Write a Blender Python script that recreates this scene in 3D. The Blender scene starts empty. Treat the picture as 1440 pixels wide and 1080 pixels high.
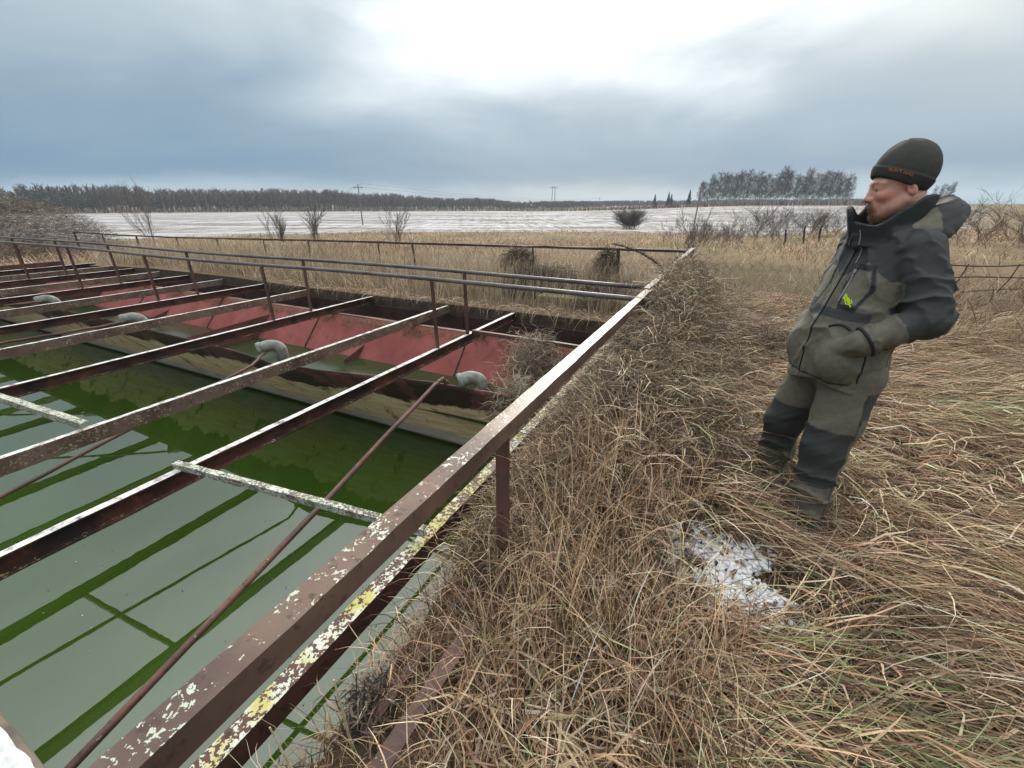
import bpy, bmesh, math, random
import numpy as np
from mathutils import Vector, Matrix
random.seed(7); rng = np.random.default_rng(7)
scene = bpy.context.scene
COL = scene.collection
R = math.radians

# ---------------------------------------------------------------- camera
CAM_Z = 1.6
cam = bpy.data.cameras.new('camera'); camo = bpy.data.objects.new('camera', cam); COL.objects.link(camo)
cam.sensor_width = 36; cam.lens = 15.0; cam.clip_start = 0.02; cam.clip_end = 4000
camo.location = (0, 0, CAM_Z); camo.rotation_euler = (R(90 - 22.8), 0, 0)
scene.camera = camo

# ---------------------------------------------------------------- world / sky
SUN_EL, SUN_AZ = 28.0, 9.0            # azimuth measured from +Y towards +X
world = bpy.data.worlds.new('World'); scene.world = world; world.use_nodes = True
wn = world.node_tree; wn.nodes.clear()
def wnode(t, **kw):
    n = wn.nodes.new(t)
    for k, v in kw.items(): setattr(n, k, v)
    return n
wl = wn.links.new
def wmath(op, a, b=None, clamp=False):
    n = wnode('ShaderNodeMath', operation=op, use_clamp=clamp)
    for i, x in enumerate((a, b)):
        if x is None: continue
        if isinstance(x, (int, float)): n.inputs[i].default_value = x
        else: wl(x, n.inputs[i])
    return n.outputs[0]
def wmix(f, a, b):
    n = wnode('ShaderNodeMix', data_type='RGBA')
    for i, x in ((0, f), (6, a), (7, b)):
        if isinstance(x, (int, float)): n.inputs[i].default_value = x
        elif isinstance(x, tuple): n.inputs[i].default_value = (*x, 1)
        else: wl(x, n.inputs[i])
    return n.outputs[2]
tc = wnode('ShaderNodeTexCoord')
sep = wnode('ShaderNodeSeparateXYZ'); wl(tc.outputs['Generated'], sep.inputs[0])
sky = wnode('ShaderNodeTexSky', sky_type='NISHITA', sun_disc=False)
sky.sun_elevation = R(SUN_EL); sky.sun_rotation = R(SUN_AZ)
mp = wnode('ShaderNodeMapping'); wl(tc.outputs['Generated'], mp.inputs[0]); mp.inputs['Scale'].default_value = (1.0, 1.0, 3.2)
ns = wnode('ShaderNodeTexNoise'); wl(mp.outputs[0], ns.inputs['Vector'])
ns.inputs['Scale'].default_value = 1.9; ns.inputs['Detail'].default_value = 6; ns.inputs['Roughness'].default_value = 0.5; ns.inputs['Distortion'].default_value = 0.35
ns2 = wnode('ShaderNodeTexNoise'); wl(mp.outputs[0], ns2.inputs['Vector'])
ns2.inputs['Scale'].default_value = 5.0; ns2.inputs['Detail'].default_value = 4
z = wmath('MAXIMUM', sep.outputs[2], 0.0)
zz = wmath('ADD', z, wmath('MULTIPLY', wmath('SUBTRACT', ns.outputs[0], 0.5), 0.20))
zz = wmath('ADD', zz, wmath('MULTIPLY', wmath('SUBTRACT', ns2.outputs[0], 0.5), 0.05))
ramp = wnode('ShaderNodeValToRGB'); wl(zz, ramp.inputs[0])
cr = ramp.color_ramp; cr.interpolation = 'EASE'
stops = [(0.0, (.22, .32, .40)), (.045, (.085, .175, .285)), (.14, (.155, .235, .315)), (.27, (.31, .375, .415)), (.44, (.50, .56, .59)), (.85, (1.55, 1.6, 1.62))]
cr.elements[0].position = 0; cr.elements[1].position = 1
for i, (p, c) in enumerate(stops):
    e = cr.elements[i] if i < 1 else (cr.elements[-1] if i == len(stops) - 1 else cr.elements.new(p))
    e.position = p; e.color = (*c, 1)
sd = Vector((math.sin(R(SUN_AZ)) * math.cos(R(SUN_EL)), math.cos(R(SUN_AZ)) * math.cos(R(SUN_EL)), math.sin(R(SUN_EL))))
dt = wnode('ShaderNodeVectorMath', operation='DOT_PRODUCT'); wl(tc.outputs['Generated'], dt.inputs[0]); dt.inputs[1].default_value = sd
dpos = wmath('MAXIMUM', dt.outputs['Value'], 0.0)
glow = wmath('POWER', dpos, 10.0)
glow = wmath('MULTIPLY', glow, wmath('ADD', 0.62, wmath('MULTIPLY', wmath('SUBTRACT', ns.outputs[0], 0.5), 2.6)))
zr = wnode('ShaderNodeMapRange', interpolation_type='SMOOTHSTEP'); wl(zz, zr.inputs[0]); zr.inputs[1].default_value = .10; zr.inputs[2].default_value = .42
gl = wmath('MULTIPLY', glow, wmath('ADD', .03, wmath('MULTIPLY', zr.outputs[0], .97)), True)
cloud = wmix(gl, ramp.outputs[0], (2.0, 2.0, 1.95))
# warmer thin cloud to the right
warm = wmath('MULTIPLY', wmath('MULTIPLY', wmath('MAXIMUM', wmath('SUBTRACT', sep.outputs[0], 0.35), 0.0), wmath('MULTIPLY', z, 5.0, True)), 0.9, True)
cloud = wmix(warm, cloud, (.86, .82, .74))
x10 = wnode('ShaderNodeMix', data_type='RGBA', blend_type='MULTIPLY'); x10.inputs[0].default_value = 1
wl(cloud, x10.inputs[6]); x10.inputs[7].default_value = (10, 10, 10, 1)
both = wmix(0.93, sky.outputs[0], x10.outputs[2])
bg = wnode('ShaderNodeBackground'); wl(both, bg.inputs[0]); bg.inputs[1].default_value = 0.1
wo = wnode('ShaderNodeOutputWorld'); wl(bg.outputs[0], wo.inputs[0])
sun = bpy.data.lights.new('sun', 'SUN'); sun.energy = 2.3; sun.angle = R(11); sun.color = (1, .90, .76)
suno = bpy.data.objects.new('sun', sun); COL.objects.link(suno)
suno.rotation_euler = (-sd).to_track_quat('-Z', 'Y').to_euler()
vs = scene.view_settings; vs.view_transform = 'Standard'; vs.look = 'None'; vs.exposure = 0.55; vs.gamma = 1; vs.use_curve_mapping = False
scene.cycles.max_bounces = 8; scene.cycles.transparent_max_bounces = 8; scene.cycles.volume_bounces = 0

# ---------------------------------------------------------------- helpers
UX, UY = 0.447, 0.8945                 # tank axes: s along the beams, w to the right of them
def SW(s, w, z=0.0): return Vector((UX * s + UY * w, UY * s - UX * w, z))
def smooth(a, b, x):
    t = np.clip((np.asarray(x, float) - a) / (b - a), 0, 1); return t * t * (3 - 2 * t)
def _hash(ix, iy): 
    v = np.sin(ix * 127.1 + iy * 311.7) * 43758.5453; return v - np.floor(v)
def vnoise(x, y):
    x = np.asarray(x, float); y = np.asarray(y, float)
    ix, iy = np.floor(x), np.floor(y); fx, fy = x - ix, y - iy
    fx = fx * fx * (3 - 2 * fx); fy = fy * fy * (3 - 2 * fy)
    a = _hash(ix, iy) * (1 - fx) + _hash(ix + 1, iy) * fx
    b = _hash(ix, iy + 1) * (1 - fx) + _hash(ix + 1, iy + 1) * fx
    return a * (1 - fy) + b * fy
def fbm(x, y, o=4):
    r = 0; a = .5
    for k in range(o): r = r + a * vnoise(x * 2 ** k + 17 * k, y * 2 ** k - 9 * k); a *= .5
    return r

def mesh_np(name, verts, faces, mat, parent=None, cols=None, smooth_sh=False, attr=None):
    """faces: (N,k) int array, all of the same k, or a list of such arrays"""
    me = bpy.data.meshes.new(name)
    verts = np.asarray(verts, np.float32)
    fl = faces if isinstance(faces, list) else [faces]
    fl = [np.asarray(f, np.int32) for f in fl if len(f)]
    nl = sum(f.size for f in fl); nf = sum(len(f) for f in fl)
    me.vertices.add(len(verts)); me.vertices.foreach_set('co', verts.ravel())
    me.loops.add(nl); me.loops.foreach_set('vertex_index', np.concatenate([f.ravel() for f in fl]))
    me.polygons.add(nf)
    tot = np.concatenate([np.full(len(f), f.shape[1], np.int32) for f in fl])
    st = np.concatenate([[0], np.cumsum(tot)[:-1]]).astype(np.int32)
    me.polygons.foreach_set('loop_start', st); me.polygons.foreach_set('loop_total', tot)
    if smooth_sh: me.polygons.foreach_set('use_smooth', np.ones(nf, bool))
    me.update(calc_edges=True)
    if cols is not None:
        a = me.attributes.new('col', 'FLOAT_COLOR', 'POINT')
        c = np.ones((len(verts), 4), np.float32); c[:, :3] = cols; a.data.foreach_set('color', c.ravel())
    if attr:
        for k, v in attr.items():
            a = me.attributes.new(k, 'FLOAT', 'POINT'); a.data.foreach_set('value', np.asarray(v, np.float32))
    o = bpy.data.objects.new(name, me); COL.objects.link(o)
    if mat: me.materials.append(mat)
    if parent: o.parent = parent
    return o
def tag(o, label=None, cat=None, group=None, kind=None):
    if label: o['label'] = label
    if cat: o['category'] = cat
    if group: o['group'] = group
    if kind: o['kind'] = kind
    return o
def empty(name, loc=(0, 0, 0), rz=0):
    o = bpy.data.objects.new(name, None); COL.objects.link(o); o.location = loc; o.rotation_euler = (0, 0, rz); o.empty_display_size = .1
    return o
class MB:
    def __init__(s): s.v = []; s.f = []
    def quadgrid(s, P):                                  # P: rows of points
        b = len(s.v); n, m = len(P), len(P[0])
        for r in P: s.v += [tuple(p) for p in r]
        for i in range(n - 1):
            for j in range(m - 1):
                s.f.append((b + i * m + j, b + i * m + j + 1, b + (i + 1) * m + j + 1, b + (i + 1) * m + j))
    def sweep(s, rings, caps=True):                      # closed rings
        b = len(s.v); m = len(rings[0])
        for r in rings: s.v += [tuple(p) for p in r]
        for i in range(len(rings) - 1):
            for j in range(m):
                k = (j + 1) % m
                s.f.append((b + i * m + j, b + i * m + k, b + (i + 1) * m + k, b + (i + 1) * m + j))
        if caps:
            s.f.append(tuple(b + j for j in reversed(range(m))))
            e = b + (len(rings) - 1) * m; s.f.append(tuple(e + j for j in range(m)))
    def tube(s, pts, rad, n=6, caps=True):
        pts = [Vector(p) for p in pts]; rings = []
        if not hasattr(rad, '__len__'): rad = [rad] * len(pts)
        prev = None
        for i, p in enumerate(pts):
            t = (pts[min(i + 1, len(pts) - 1)] - pts[max(i - 1, 0)]).normalized()
            if prev is None:
                a = t.cross(Vector((0, 0, 1)))
                if a.length < .05: a = t.cross(Vector((1, 0, 0)))
            else: a = prev - t * prev.dot(t)
            a.normalize(); prev = a; c = t.cross(a)
            rings.append([p + (a * math.cos(q) + c * math.sin(q)) * rad[i] for q in [2 * math.pi * k / n for k in range(n)]])
        s.sweep(rings, caps)
    def box(s, o, ax, ay, az):                           # corner + 3 edge vectors
        o, ax, ay, az = Vector(o), Vector(ax), Vector(ay), Vector(az)
        s.sweep([[o, o + ax, o + ax + ay, o + ay], [o + az, o + az + ax, o + az + ax + ay, o + az + ay]])
    def build(s, name, mat, parent=None, sm=False, bevel=0, solid=0):
        me = bpy.data.meshes.new(name); me.from_pydata(s.v, [], s.f)
        bm = bmesh.new(); bm.from_mesh(me); bmesh.ops.recalc_face_normals(bm, faces=bm.faces[:]); bm.to_mesh(me); bm.free()
        if sm: me.polygons.foreach_set('use_smooth', np.ones(len(me.polygons), bool))
        me.materials.append(mat)
        o = bpy.data.objects.new(name, me); COL.objects.link(o)
        if parent: o.parent = parent
        if bevel:
            m = o.modifiers.new('bevel', 'BEVEL'); m.width = bevel; m.segments = 2; m.limit_method = 'ANGLE'; m.angle_limit = R(40)
        if solid:
            m = o.modifiers.new('solid', 'SOLIDIFY'); m.thickness = solid; m.offset = 0
        return o
def prof_beam(prof, s0, s1, w, ztop, seg=24, jit=.0012, name='beam', mat=None, parent=None, z1=None, w1=None):
    """extrude a profile (dw, dz from top) along s"""
    mb = MB(); rings = []
    for i in range(seg + 1):
        t = i / seg; s = s0 + (s1 - s0) * t
        ww = w + ((w1 - w) * t if w1 is not None else 0); zt = ztop + ((z1 - ztop) * t if z1 is not None else 0)
        j = [SW(s, ww + a + random.gauss(0, jit), zt + b + random.gauss(0, jit)) for a, b in prof]
        rings.append(j)
    mb.sweep(rings)
    return mb.build(name, mat, parent)
def channel(h, b, t, open_right):                        # C profile, web on the other side
    sgn = 1 if open_right else -1
    p = [(0, 0), (b, 0), (b, -t), (t, -t), (t, -h + t), (b, -h + t), (b, -h), (0, -h)]
    return [(sgn * (x - b / 2), y) for x, y in p]

# ---------------------------------------------------------------- materials
class Mat:
    def __init__(s, name, rough=.7, spec=.3):
        s.m = bpy.data.materials.new(name); s.m.use_nodes = True; s.t = s.m.node_tree; s.t.nodes.clear()
        s.out = s.t.nodes.new('ShaderNodeOutputMaterial'); s.b = s.t.nodes.new('ShaderNodeBsdfPrincipled')
        s.t.links.new(s.b.outputs[0], s.out.inputs[0]); s.b.inputs['Roughness'].default_value = rough
        s.b.inputs['Specular IOR Level'].default_value = spec
        s.co = s.n('ShaderNodeTexCoord').outputs['Object']
    def n(s, t, **kw):
        x = s.t.nodes.new(t)
        for k, v in kw.items(): setattr(x, k, v)
        return x
    def L(s, a, b): s.t.links.new(a, b)
    def set(s, node, i, x):
        if isinstance(x, (int, float)): node.inputs[i].default_value = x
        elif isinstance(x, tuple): node.inputs[i].default_value = (*x, 1) if len(x) == 3 and node.inputs[i].type == 'RGBA' else x
        else: s.L(x, node.inputs[i])
    def math(s, op, a, b=0.0, clamp=False):
        x = s.n('ShaderNodeMath', operation=op, use_clamp=clamp); s.set(x, 0, a); s.set(x, 1, b); return x.outputs[0]
    def noise(s, scale, detail=4, rough=.55, vec=None, scl=None, dist=0):
        x = s.n('ShaderNodeTexNoise'); v = vec if vec is not None else s.co
        if scl:
            m = s.n('ShaderNodeMapping'); s.L(v, m.inputs[0]); m.inputs['Scale'].default_value = scl; v = m.outputs[0]
        s.L(v, x.inputs['Vector']); x.inputs['Scale'].default_value = scale; x.inputs['Detail'].default_value = detail
        x.inputs['Roughness'].default_value = rough; x.inputs['Distortion'].default_value = dist
        return x.outputs[0]
    def step(s, x, a, b):
        r = s.n('ShaderNodeMapRange', interpolation_type='SMOOTHSTEP'); s.set(r, 0, x); s.set(r, 1, a); s.set(r, 2, b); return r.outputs[0]
    def mix(s, f, a, b):
        x = s.n('ShaderNodeMix', data_type='RGBA'); s.set(x, 0, f); s.set(x, 6, a); s.set(x, 7, b); return x.outputs[2]
    def attr(s, name, out='Color'):
        x = s.n('ShaderNodeAttribute', attribute_name=name); return x.outputs[out]
    def up(s):
        g = s.n('ShaderNodeNewGeometry'); q = s.n('ShaderNodeSeparateXYZ'); s.L(g.outputs['Normal'], q.inputs[0]); return q.outputs[2]
    def col(s, c): s.set(s.b, 'Base Color', c); return s
    def bump(s, h, strength=.4, dist=.01):
        x = s.n('ShaderNodeBump'); s.L(h, x.inputs['Height']); x.inputs['Strength'].default_value = strength; x.inputs['Distance'].default_value = dist
        s.L(x.outputs[0], s.b.inputs['Normal']); return s
def rust_mat(name, base=(.105, .055, .042), dark=(.032, .022, .02), lichen=.5, yellow=.0, side=0.0, frost=0.0, rough=.62, orange=.3):
    m = Mat(name, rough, .35)
    a = m.noise(3.5, 5); b = m.noise(26, 4, .65); c = m.noise(9, 5, .6, dist=.4)
    col = m.mix(m.step(a, .35, .68), base, dark)
    col = m.mix(m.math('MULTIPLY', m.step(c, .54, .72), orange), col, (.23, .085, .035))
    col = m.mix(m.math('MULTIPLY', m.step(b, .56, .66), .75), col, tuple(x * .3 for x in base))
    up = m.step(m.up(), .3, .8)
    l1 = m.noise(58, 4, .62, dist=.3); l0 = m.noise(8, 4, .6)
    th = m.math('SUBTRACT', .74 - .2 * lichen, m.math('MULTIPLY', m.math('SUBTRACT', l0, .5), .55))
    lm = m.math('MULTIPLY', m.math('GREATER_THAN', l1, th), m.math('ADD', m.math('MULTIPLY', up, 1 - side), side))
    lc = m.mix(m.step(m.noise(6, 3), .42, .6), (.50, .53, .46), m.mix(yellow, (.42, .45, .36), (.42, .37, .07)))
    col = m.mix(m.math('MULTIPLY', lm, .92), col, lc)
    if frost:
        oz = m.n('ShaderNodeSeparateXYZ'); m.L(m.co, oz.inputs[0])
        up = m.math('MULTIPLY', up, m.step(oz.outputs[2], -.075, -.05))
        fm = m.math('MULTIPLY', m.math('MULTIPLY', m.step(m.noise(14, 4, .7), .5 - .35 * frost, .72 - .3 * frost), up), .9)
        col = m.mix(fm, col, (.62, .62, .60))
    m.col(col)
    h = m.math('ADD', m.math('MULTIPLY', b, .6), m.math('MULTIPLY', lm, .35)); m.bump(h, .5, .006)
    return m.m
M = {}
M['rail'] = rust_mat('rail_rust', (.140, .090, .068), (.075, .048, .038), lichen=.66, rough=.45, orange=.2)
M['edge'] = rust_mat('edge_beam_rust', (.085, .04, .03), (.03, .02, .018), lichen=1.15, yellow=.8, orange=.3)
M['beam_open'] = rust_mat('beam_rust_open', (.10, .04, .03), (.022, .017, .016), lichen=.55, yellow=.6, frost=.62, side=.04, orange=.45)
M['beam_back'] = rust_mat('beam_rust_back', (.155, .105, .082), (.09, .055, .04), lichen=.62, yellow=.3, side=.6, frost=.5, orange=.3)
M['lattice'] = rust_mat('lattice_lichen', (.15, .14, .11), (.06, .05, .04), lichen=1.25, side=.7, orange=.1)
M['pipe_rust'] = rust_mat('pipe_rust', (.15, .075, .055), (.075, .045, .04), lichen=.05, orange=.35)
M['post'] = rust_mat('post_rust', (.11, .055, .043), (.055, .032, .027), lichen=.1, orange=.15)
M['handrail'] = rust_mat('handrail_grey', (.12, .105, .105), (.065, .055, .055), lichen=.15, orange=.05, rough=.4)
M['fence'] = rust_mat('fence_rust', (.07, .045, .042), (.03, .022, .022), lichen=.1, orange=.05)
M['wire'] = rust_mat('wire_dark', (.05, .04, .038), (.03, .025, .025), lichen=0, orange=.05)

def trough_outer():
    m = Mat('trough_outer', .6, .35); v = m.attr('v', 'Fac'); a = m.noise(1.3, 5, .6, dist=.5); f = m.noise(7, 6, .65, scl=(1, 1, .5)); g = m.noise(30, 4, .7)
    st = m.noise(4, 5, .6, vec=None, scl=(.6, .6, 5))
    vv = m.math('ADD', v, m.math('MULTIPLY', m.math('SUBTRACT', f, .5), .16))
    cream = m.mix(m.step(st, .35, .65), (.86, .68, .43), (.70, .49, .26))
    cream = m.mix(m.math('MULTIPLY', m.step(m.noise(3.2, 5, .6, dist=1), .55, .68), .8), cream, (.17, .07, .025))
    grey = m.mix(m.step(st, .3, .7), (.66, .60, .53), (.46, .40, .35))
    low = m.mix(m.step(vv, .70, .86), cream, grey)
    low = m.mix(m.math('MULTIPLY', m.step(g, .58, .7), .5), low, (.10, .06, .04))
    red = m.mix(m.step(f, .35, .6), (.20, .065, .055), (.10, .05, .04))
    darkr = m.mix(m.step(g, .4, .65), (.045, .026, .02), (.075, .035, .025))
    hi = m.mix(m.step(m.math('ADD', a, m.math('MULTIPLY', m.math('SUBTRACT', f, .5), .12)), .455, .475), red, darkr)
    th = m.math('ADD', .31, m.math('MULTIPLY', m.math('SUBTRACT', a, .5), .4))
    c = m.mix(m.step(m.math('SUBTRACT', vv, th), -.015, .02), hi, low)
    wl_ = m.step(v, .93, .985); c = m.mix(wl_, c, (.05, .045, .03))
    m.col(c); m.bump(m.math('ADD', f, m.math('MULTIPLY', g, .4)), .35, .01); return m.m
M['trough_outer'] = trough_outer()
def pink():
    m = Mat('trough_red_primer', .85, .15); v = m.attr('v', 'Fac'); f = m.noise(6, 6, .65, scl=(1, 1, .35)); a = m.noise(1.7, 4)
    g = m.noise(24, 4, .7)
    c = m.mix(m.step(a, .35, .65), (.27, .088, .082), (.21, .062, .058))
    th = m.math('SUBTRACT', m.math('ADD', m.math('MULTIPLY', f, .42), m.math('MULTIPLY', a, .2)), .2)
    c = m.mix(m.step(m.math('SUBTRACT', th, v), -.02, .04), c, m.mix(m.step(g, .4, .6), (.10, .045, .035), (.19, .075, .05)))
    c = m.mix(m.math('MULTIPLY', m.step(g, .60, .72), .5), c, (.14, .06, .045))
    c = m.mix(m.math('MULTIPLY', m.step(m.noise(3.0, 5, .6, scl=(3, 3, .25), dist=.4), .52, .68), .55), c, (.12, .055, .045))
    m.col(c); m.bump(f, .25, .01); return m.m
M['pink'] = pink()
M['plate_dark'] = rust_mat('plate_dark_rust', (.055, .028, .024), (.028, .019, .018), lichen=.05, orange=.2)
M['plate_brown'] = rust_mat('plate_brown_rust', (.13, .055, .045), (.06, .03, .027), lichen=.1, orange=.2)
def water(name, c):
    m = Mat(name, .015, .5); m.b.inputs['IOR'].default_value = 1.95
    a = m.noise(.8, 3); sp = m.noise(60, 3, .7)
    m.col(m.mix(m.step(a, .3, .7), c, tuple(x * .82 for x in c)))
    h = m.n('ShaderNodeBump'); m.L(m.noise(5, 2), h.inputs['Height']); h.inputs['Strength'].default_value = .018; h.inputs['Distance'].default_value = .02
    m.L(h.outputs[0], m.b.inputs['Normal']); return m.m
M['water'] = water('algae_water', (.026, .055, .006))
M['trough_water'] = water('trough_water', (.030, .045, .018))
_b = M['trough_water'].node_tree.nodes['Principled BSDF']; _b.inputs['IOR'].default_value = 1.33; _b.inputs['Roughness'].default_value = .12
def simple(name, c1, c2, scale=8, rough=.8, bump=.3, spec=.2, dist=.01):
    m = Mat(name, rough, spec); a = m.noise(scale, 5, .6)
    m.col(m.mix(m.step(a, .35, .65), c1, c2)); m.bump(a, bump, dist); return m.m
M['elbow'] = simple('elbow_grey', (.25, .265, .235), (.15, .16, .14), 14, .7, .25)
M['concrete'] = simple('mossy_concrete', (.16, .17, .07), (.22, .21, .13), 6, .9)
M['snow'] = simple('snow', (.82, .84, .87), (.74, .77, .82), 40, .6, .5)
_m = Mat('crusted_snow', .8, .1); _a = _m.noise(34, 5, .65); _b = _m.noise(7, 4, .6, dist=.5)
_m.col(_m.mix(_m.step(_b, .60, .66), _m.mix(_m.step(_a, .4, .65), (.52, .54, .56), (.40, .42, .44)), (.13, .11, .095))); _m.bump(_a, .8, .01); M['old_snow'] = _m.m
M['board'] = simple('old_board', (.16, .13, .10), (.09, .075, .065), 12, .85)
M['wood_grey'] = simple('weathered_wood', (.22, .20, .18), (.12, .105, .095), 10, .85)
M['stake'] = simple('dark_stake', (.07, .05, .04), (.04, .03, .028), 10, .9)
M['twig'] = simple('twig', (.17, .14, .12), (.115, .095, .085), 3, .9, 0)
M['twig_red'] = simple('twig_reddish', (.16, .105, .085), (.11, .07, .058), 3, .9, 0)
M['birch_bark'] = simple('birch_bark', (.34, .335, .33), (.20, .19, .185), .6, .85, 0)
M['birch_twig'] = simple('birch_twig', (.062, .048, .042), (.042, .034, .030), .5, .9, 0)
M['conifer'] = simple('conifer_needles', (.025, .045, .028), (.04, .058, .034), 1, .9, 0)
def vcol(name, rough=.8, spec=.15, trans=.25):
    m = Mat(name, rough, spec); c = m.attr('col'); m.col(c)
    if trans:
        t = m.n('ShaderNodeBsdfTranslucent'); m.L(c, t.inputs[0]); x = m.n('ShaderNodeMixShader'); x.inputs[0].default_value = trans
        m.L(m.b.outputs[0], x.inputs[1]); m.L(t.outputs[0], x.inputs[2]); m.L(x.outputs[0], m.out.inputs[0])
    return m.m
M['blade'] = vcol('dry_grass', .6, .3, .25)
M['stalk'] = vcol('dry_stalk', .8, .15, 0)

# ---------------------------------------------------------------- terrain
def sw_of(x, y): return UX * x + UY * y, UY * x - UX * y
S0, S1, W0, W1 = -3.2, 6.12, -19.0, -0.93              # tank opening
def mound(s, w):
    k = np.exp(-((w + .38) / .5) ** 2) * smooth(1.3, 2.6, s) * (1 - smooth(5.8, 7.4, s)) * .46
    k = k + .20 * np.exp(-((w + .5) / .45) ** 2) * smooth(3.2, 5.0, s) * (1 - smooth(5.6, 6.8, s))
    k = k + .12 * np.exp(-((w + .45) / .4) ** 2) * smooth(.6, 1.3, s) * (1 - smooth(1.6, 2.8, s))
    return k
def ground_z(x, y):
    x = np.asarray(x, float); y = np.asarray(y, float)
    r = np.hypot(x, y); az = np.degrees(np.arctan2(x, y)); s, w = sw_of(x, y)
    h = -1.5 * smooth(13, 46, r) - .8 * smooth(46, 95, r)
    right = smooth(2, 30, az) * (1 - smooth(120, 150, az))
    h = h + right * (3.6 * smooth(90, 270, r)) - (1 - right) * .5 * smooth(100, 380, r)
    h = h + right * 1.0 * smooth(14, 40, r) * (1 - smooth(70, 140, r)) * smooth(28, 42, az)
    h = h + (9 - 6 * smooth(-30, -2, az)) * smooth(380, 900, r) * (1 - .6 * right)
    h = h + .35 * (fbm(x / 6, y / 6) - .47) * smooth(7, 14, r) * (1 - smooth(80, 120, r))
    h = h + .10 * (fbm(x / .8, y / .8) - .47) * (1 - smooth(8, 20, r)) * smooth(-.9, -.5, w)
    h = h - .09 * smooth(-.45, -.7, w) * (1 - smooth(.9, 1.5, s)) * (r < 12)
    return h + mound(s, w)
def nonuni(lo, hi, c0, c1, fine, grow, extra):
    a = list(np.arange(c0, c1 + 1e-6, fine)); d = fine
    x = c1
    while x < hi: d = min(d * grow, 60); x += d; a.append(x)
    x = c0; d = fine
    while x > lo: d = min(d * grow, 60); x -= d; a.append(x)
    a += extra; a = np.unique(np.round(a, 4)); keep = [a[0]]
    for v in a[1:]:
        if v - keep[-1] < .02 and v not in extra: continue
        if v - keep[-1] < .02: keep[-1] = v; continue
        keep.append(v)
    return np.array(keep)
ss = nonuni(-850, 850, -3, 10, .12, 1.07, [S0, S1]); ws = nonuni(-850, 850, -1.5, 6, .12, 1.07, [W0, W1])
SS, WW = np.meshgrid(ss, ws, indexing='ij')
GX = UX * SS + UY * WW; GY = UY * SS - UX * WW
GZ = ground_z(GX, GY)
n1, n2 = SS.shape; idx = np.arange(n1 * n2).reshape(n1, n2)
q = np.stack([idx[:-1, :-1], idx[1:, :-1], idx[1:, 1:], idx[:-1, 1:]], -1)[:, :, ::-1]
cs = (SS[:-1, :-1] + SS[1:, 1:]) / 2; cw = (WW[:-1, :-1] + WW[1:, 1:]) / 2
hole = (cs > S0) & (cs < S1) & (cw > W0) & (cw < W1)
rr = np.hypot(GX, GY); azz = np.degrees(np.arctan2(GX, GY))
def field_mask(x, y):
    r = np.hypot(x, y); az = np.degrees(np.arctan2(x, y))
    near = 60 + 8 * smooth(-20, -45, az) * 0 + 14 * smooth(28, 45, az) + 5 * (fbm(x / 20, y / 20) - .47)
    far = 330 - 90 * smooth(0, 25, az) + 20 * (fbm(x / 60, y / 60) - .47)
    return smooth(near - 1.5, near + 1.5, r) * (1 - smooth(far - 8, far + 8, r)) * smooth(-60, -52, az) * (1 - smooth(42, 47, az))
gm = Mat('ground', .95, .1)
fa = gm.attr('field', 'Fac')
n_a = gm.noise(.25, 5); n_b = gm.noise(2.2, 6, .65); n_c = gm.noise(14, 4, .7)
mead = gm.mix(gm.step(n_a, .35, .65), (.20, .145, .085), (.13, .095, .06))
mead = gm.mix(gm.step(n_b, .5, .7), mead, (.10, .072, .045))
mead = gm.mix(gm.math('MULTIPLY', gm.step(gm.noise(.12, 4), .55, .68), .6), mead, (.12, .14, .05))
mead = gm.mix(gm.math('MULTIPLY', gm.attr('near', 'Fac'), .85), mead, gm.mix(gm.step(n_c, .4, .6), (.045, .032, .022), (.09, .065, .042)))  # soil near the camera darkened, painting the shade between blades
rot = gm.n('ShaderNodeMapping'); gm.L(gm.co, rot.inputs[0]); rot.inputs['Rotation'].default_value = (0, 0, R(62))
wv = gm.n('ShaderNodeTexWave'); gm.L(rot.outputs[0], wv.inputs['Vector']); wv.inputs['Scale'].default_value = .22; wv.inputs['Distortion'].default_value = 2.5; wv.inputs['Detail'].default_value = 3; wv.inputs['Detail Scale'].default_value = 1.2
fs = gm.math('ADD', gm.math('MULTIPLY', wv.outputs['Fac'], .35), gm.math('MULTIPLY', gm.noise(.9, 5, .7), .65))
fs = gm.math('ADD', gm.math('MULTIPLY', fs, .45), gm.math('MULTIPLY', gm.noise(1.0, 4, .7, scl=(.9, .09, 1)), .55))
fs = gm.math('ADD', fs, gm.math('MULTIPLY', gm.noise(1.0, 4, .6, scl=(.035, .12, 1)), .55))
fs = gm.math('SUBTRACT', fs, .27)
fcol = gm.mix(gm.step(fs, .42, .62), (.13, .105, .085), (.45, .46, .48))
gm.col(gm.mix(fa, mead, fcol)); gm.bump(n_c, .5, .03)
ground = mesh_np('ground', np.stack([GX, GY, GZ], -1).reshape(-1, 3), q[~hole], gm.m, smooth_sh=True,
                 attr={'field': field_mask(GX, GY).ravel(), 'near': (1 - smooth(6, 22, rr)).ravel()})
tag(ground, kind='structure')

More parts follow.
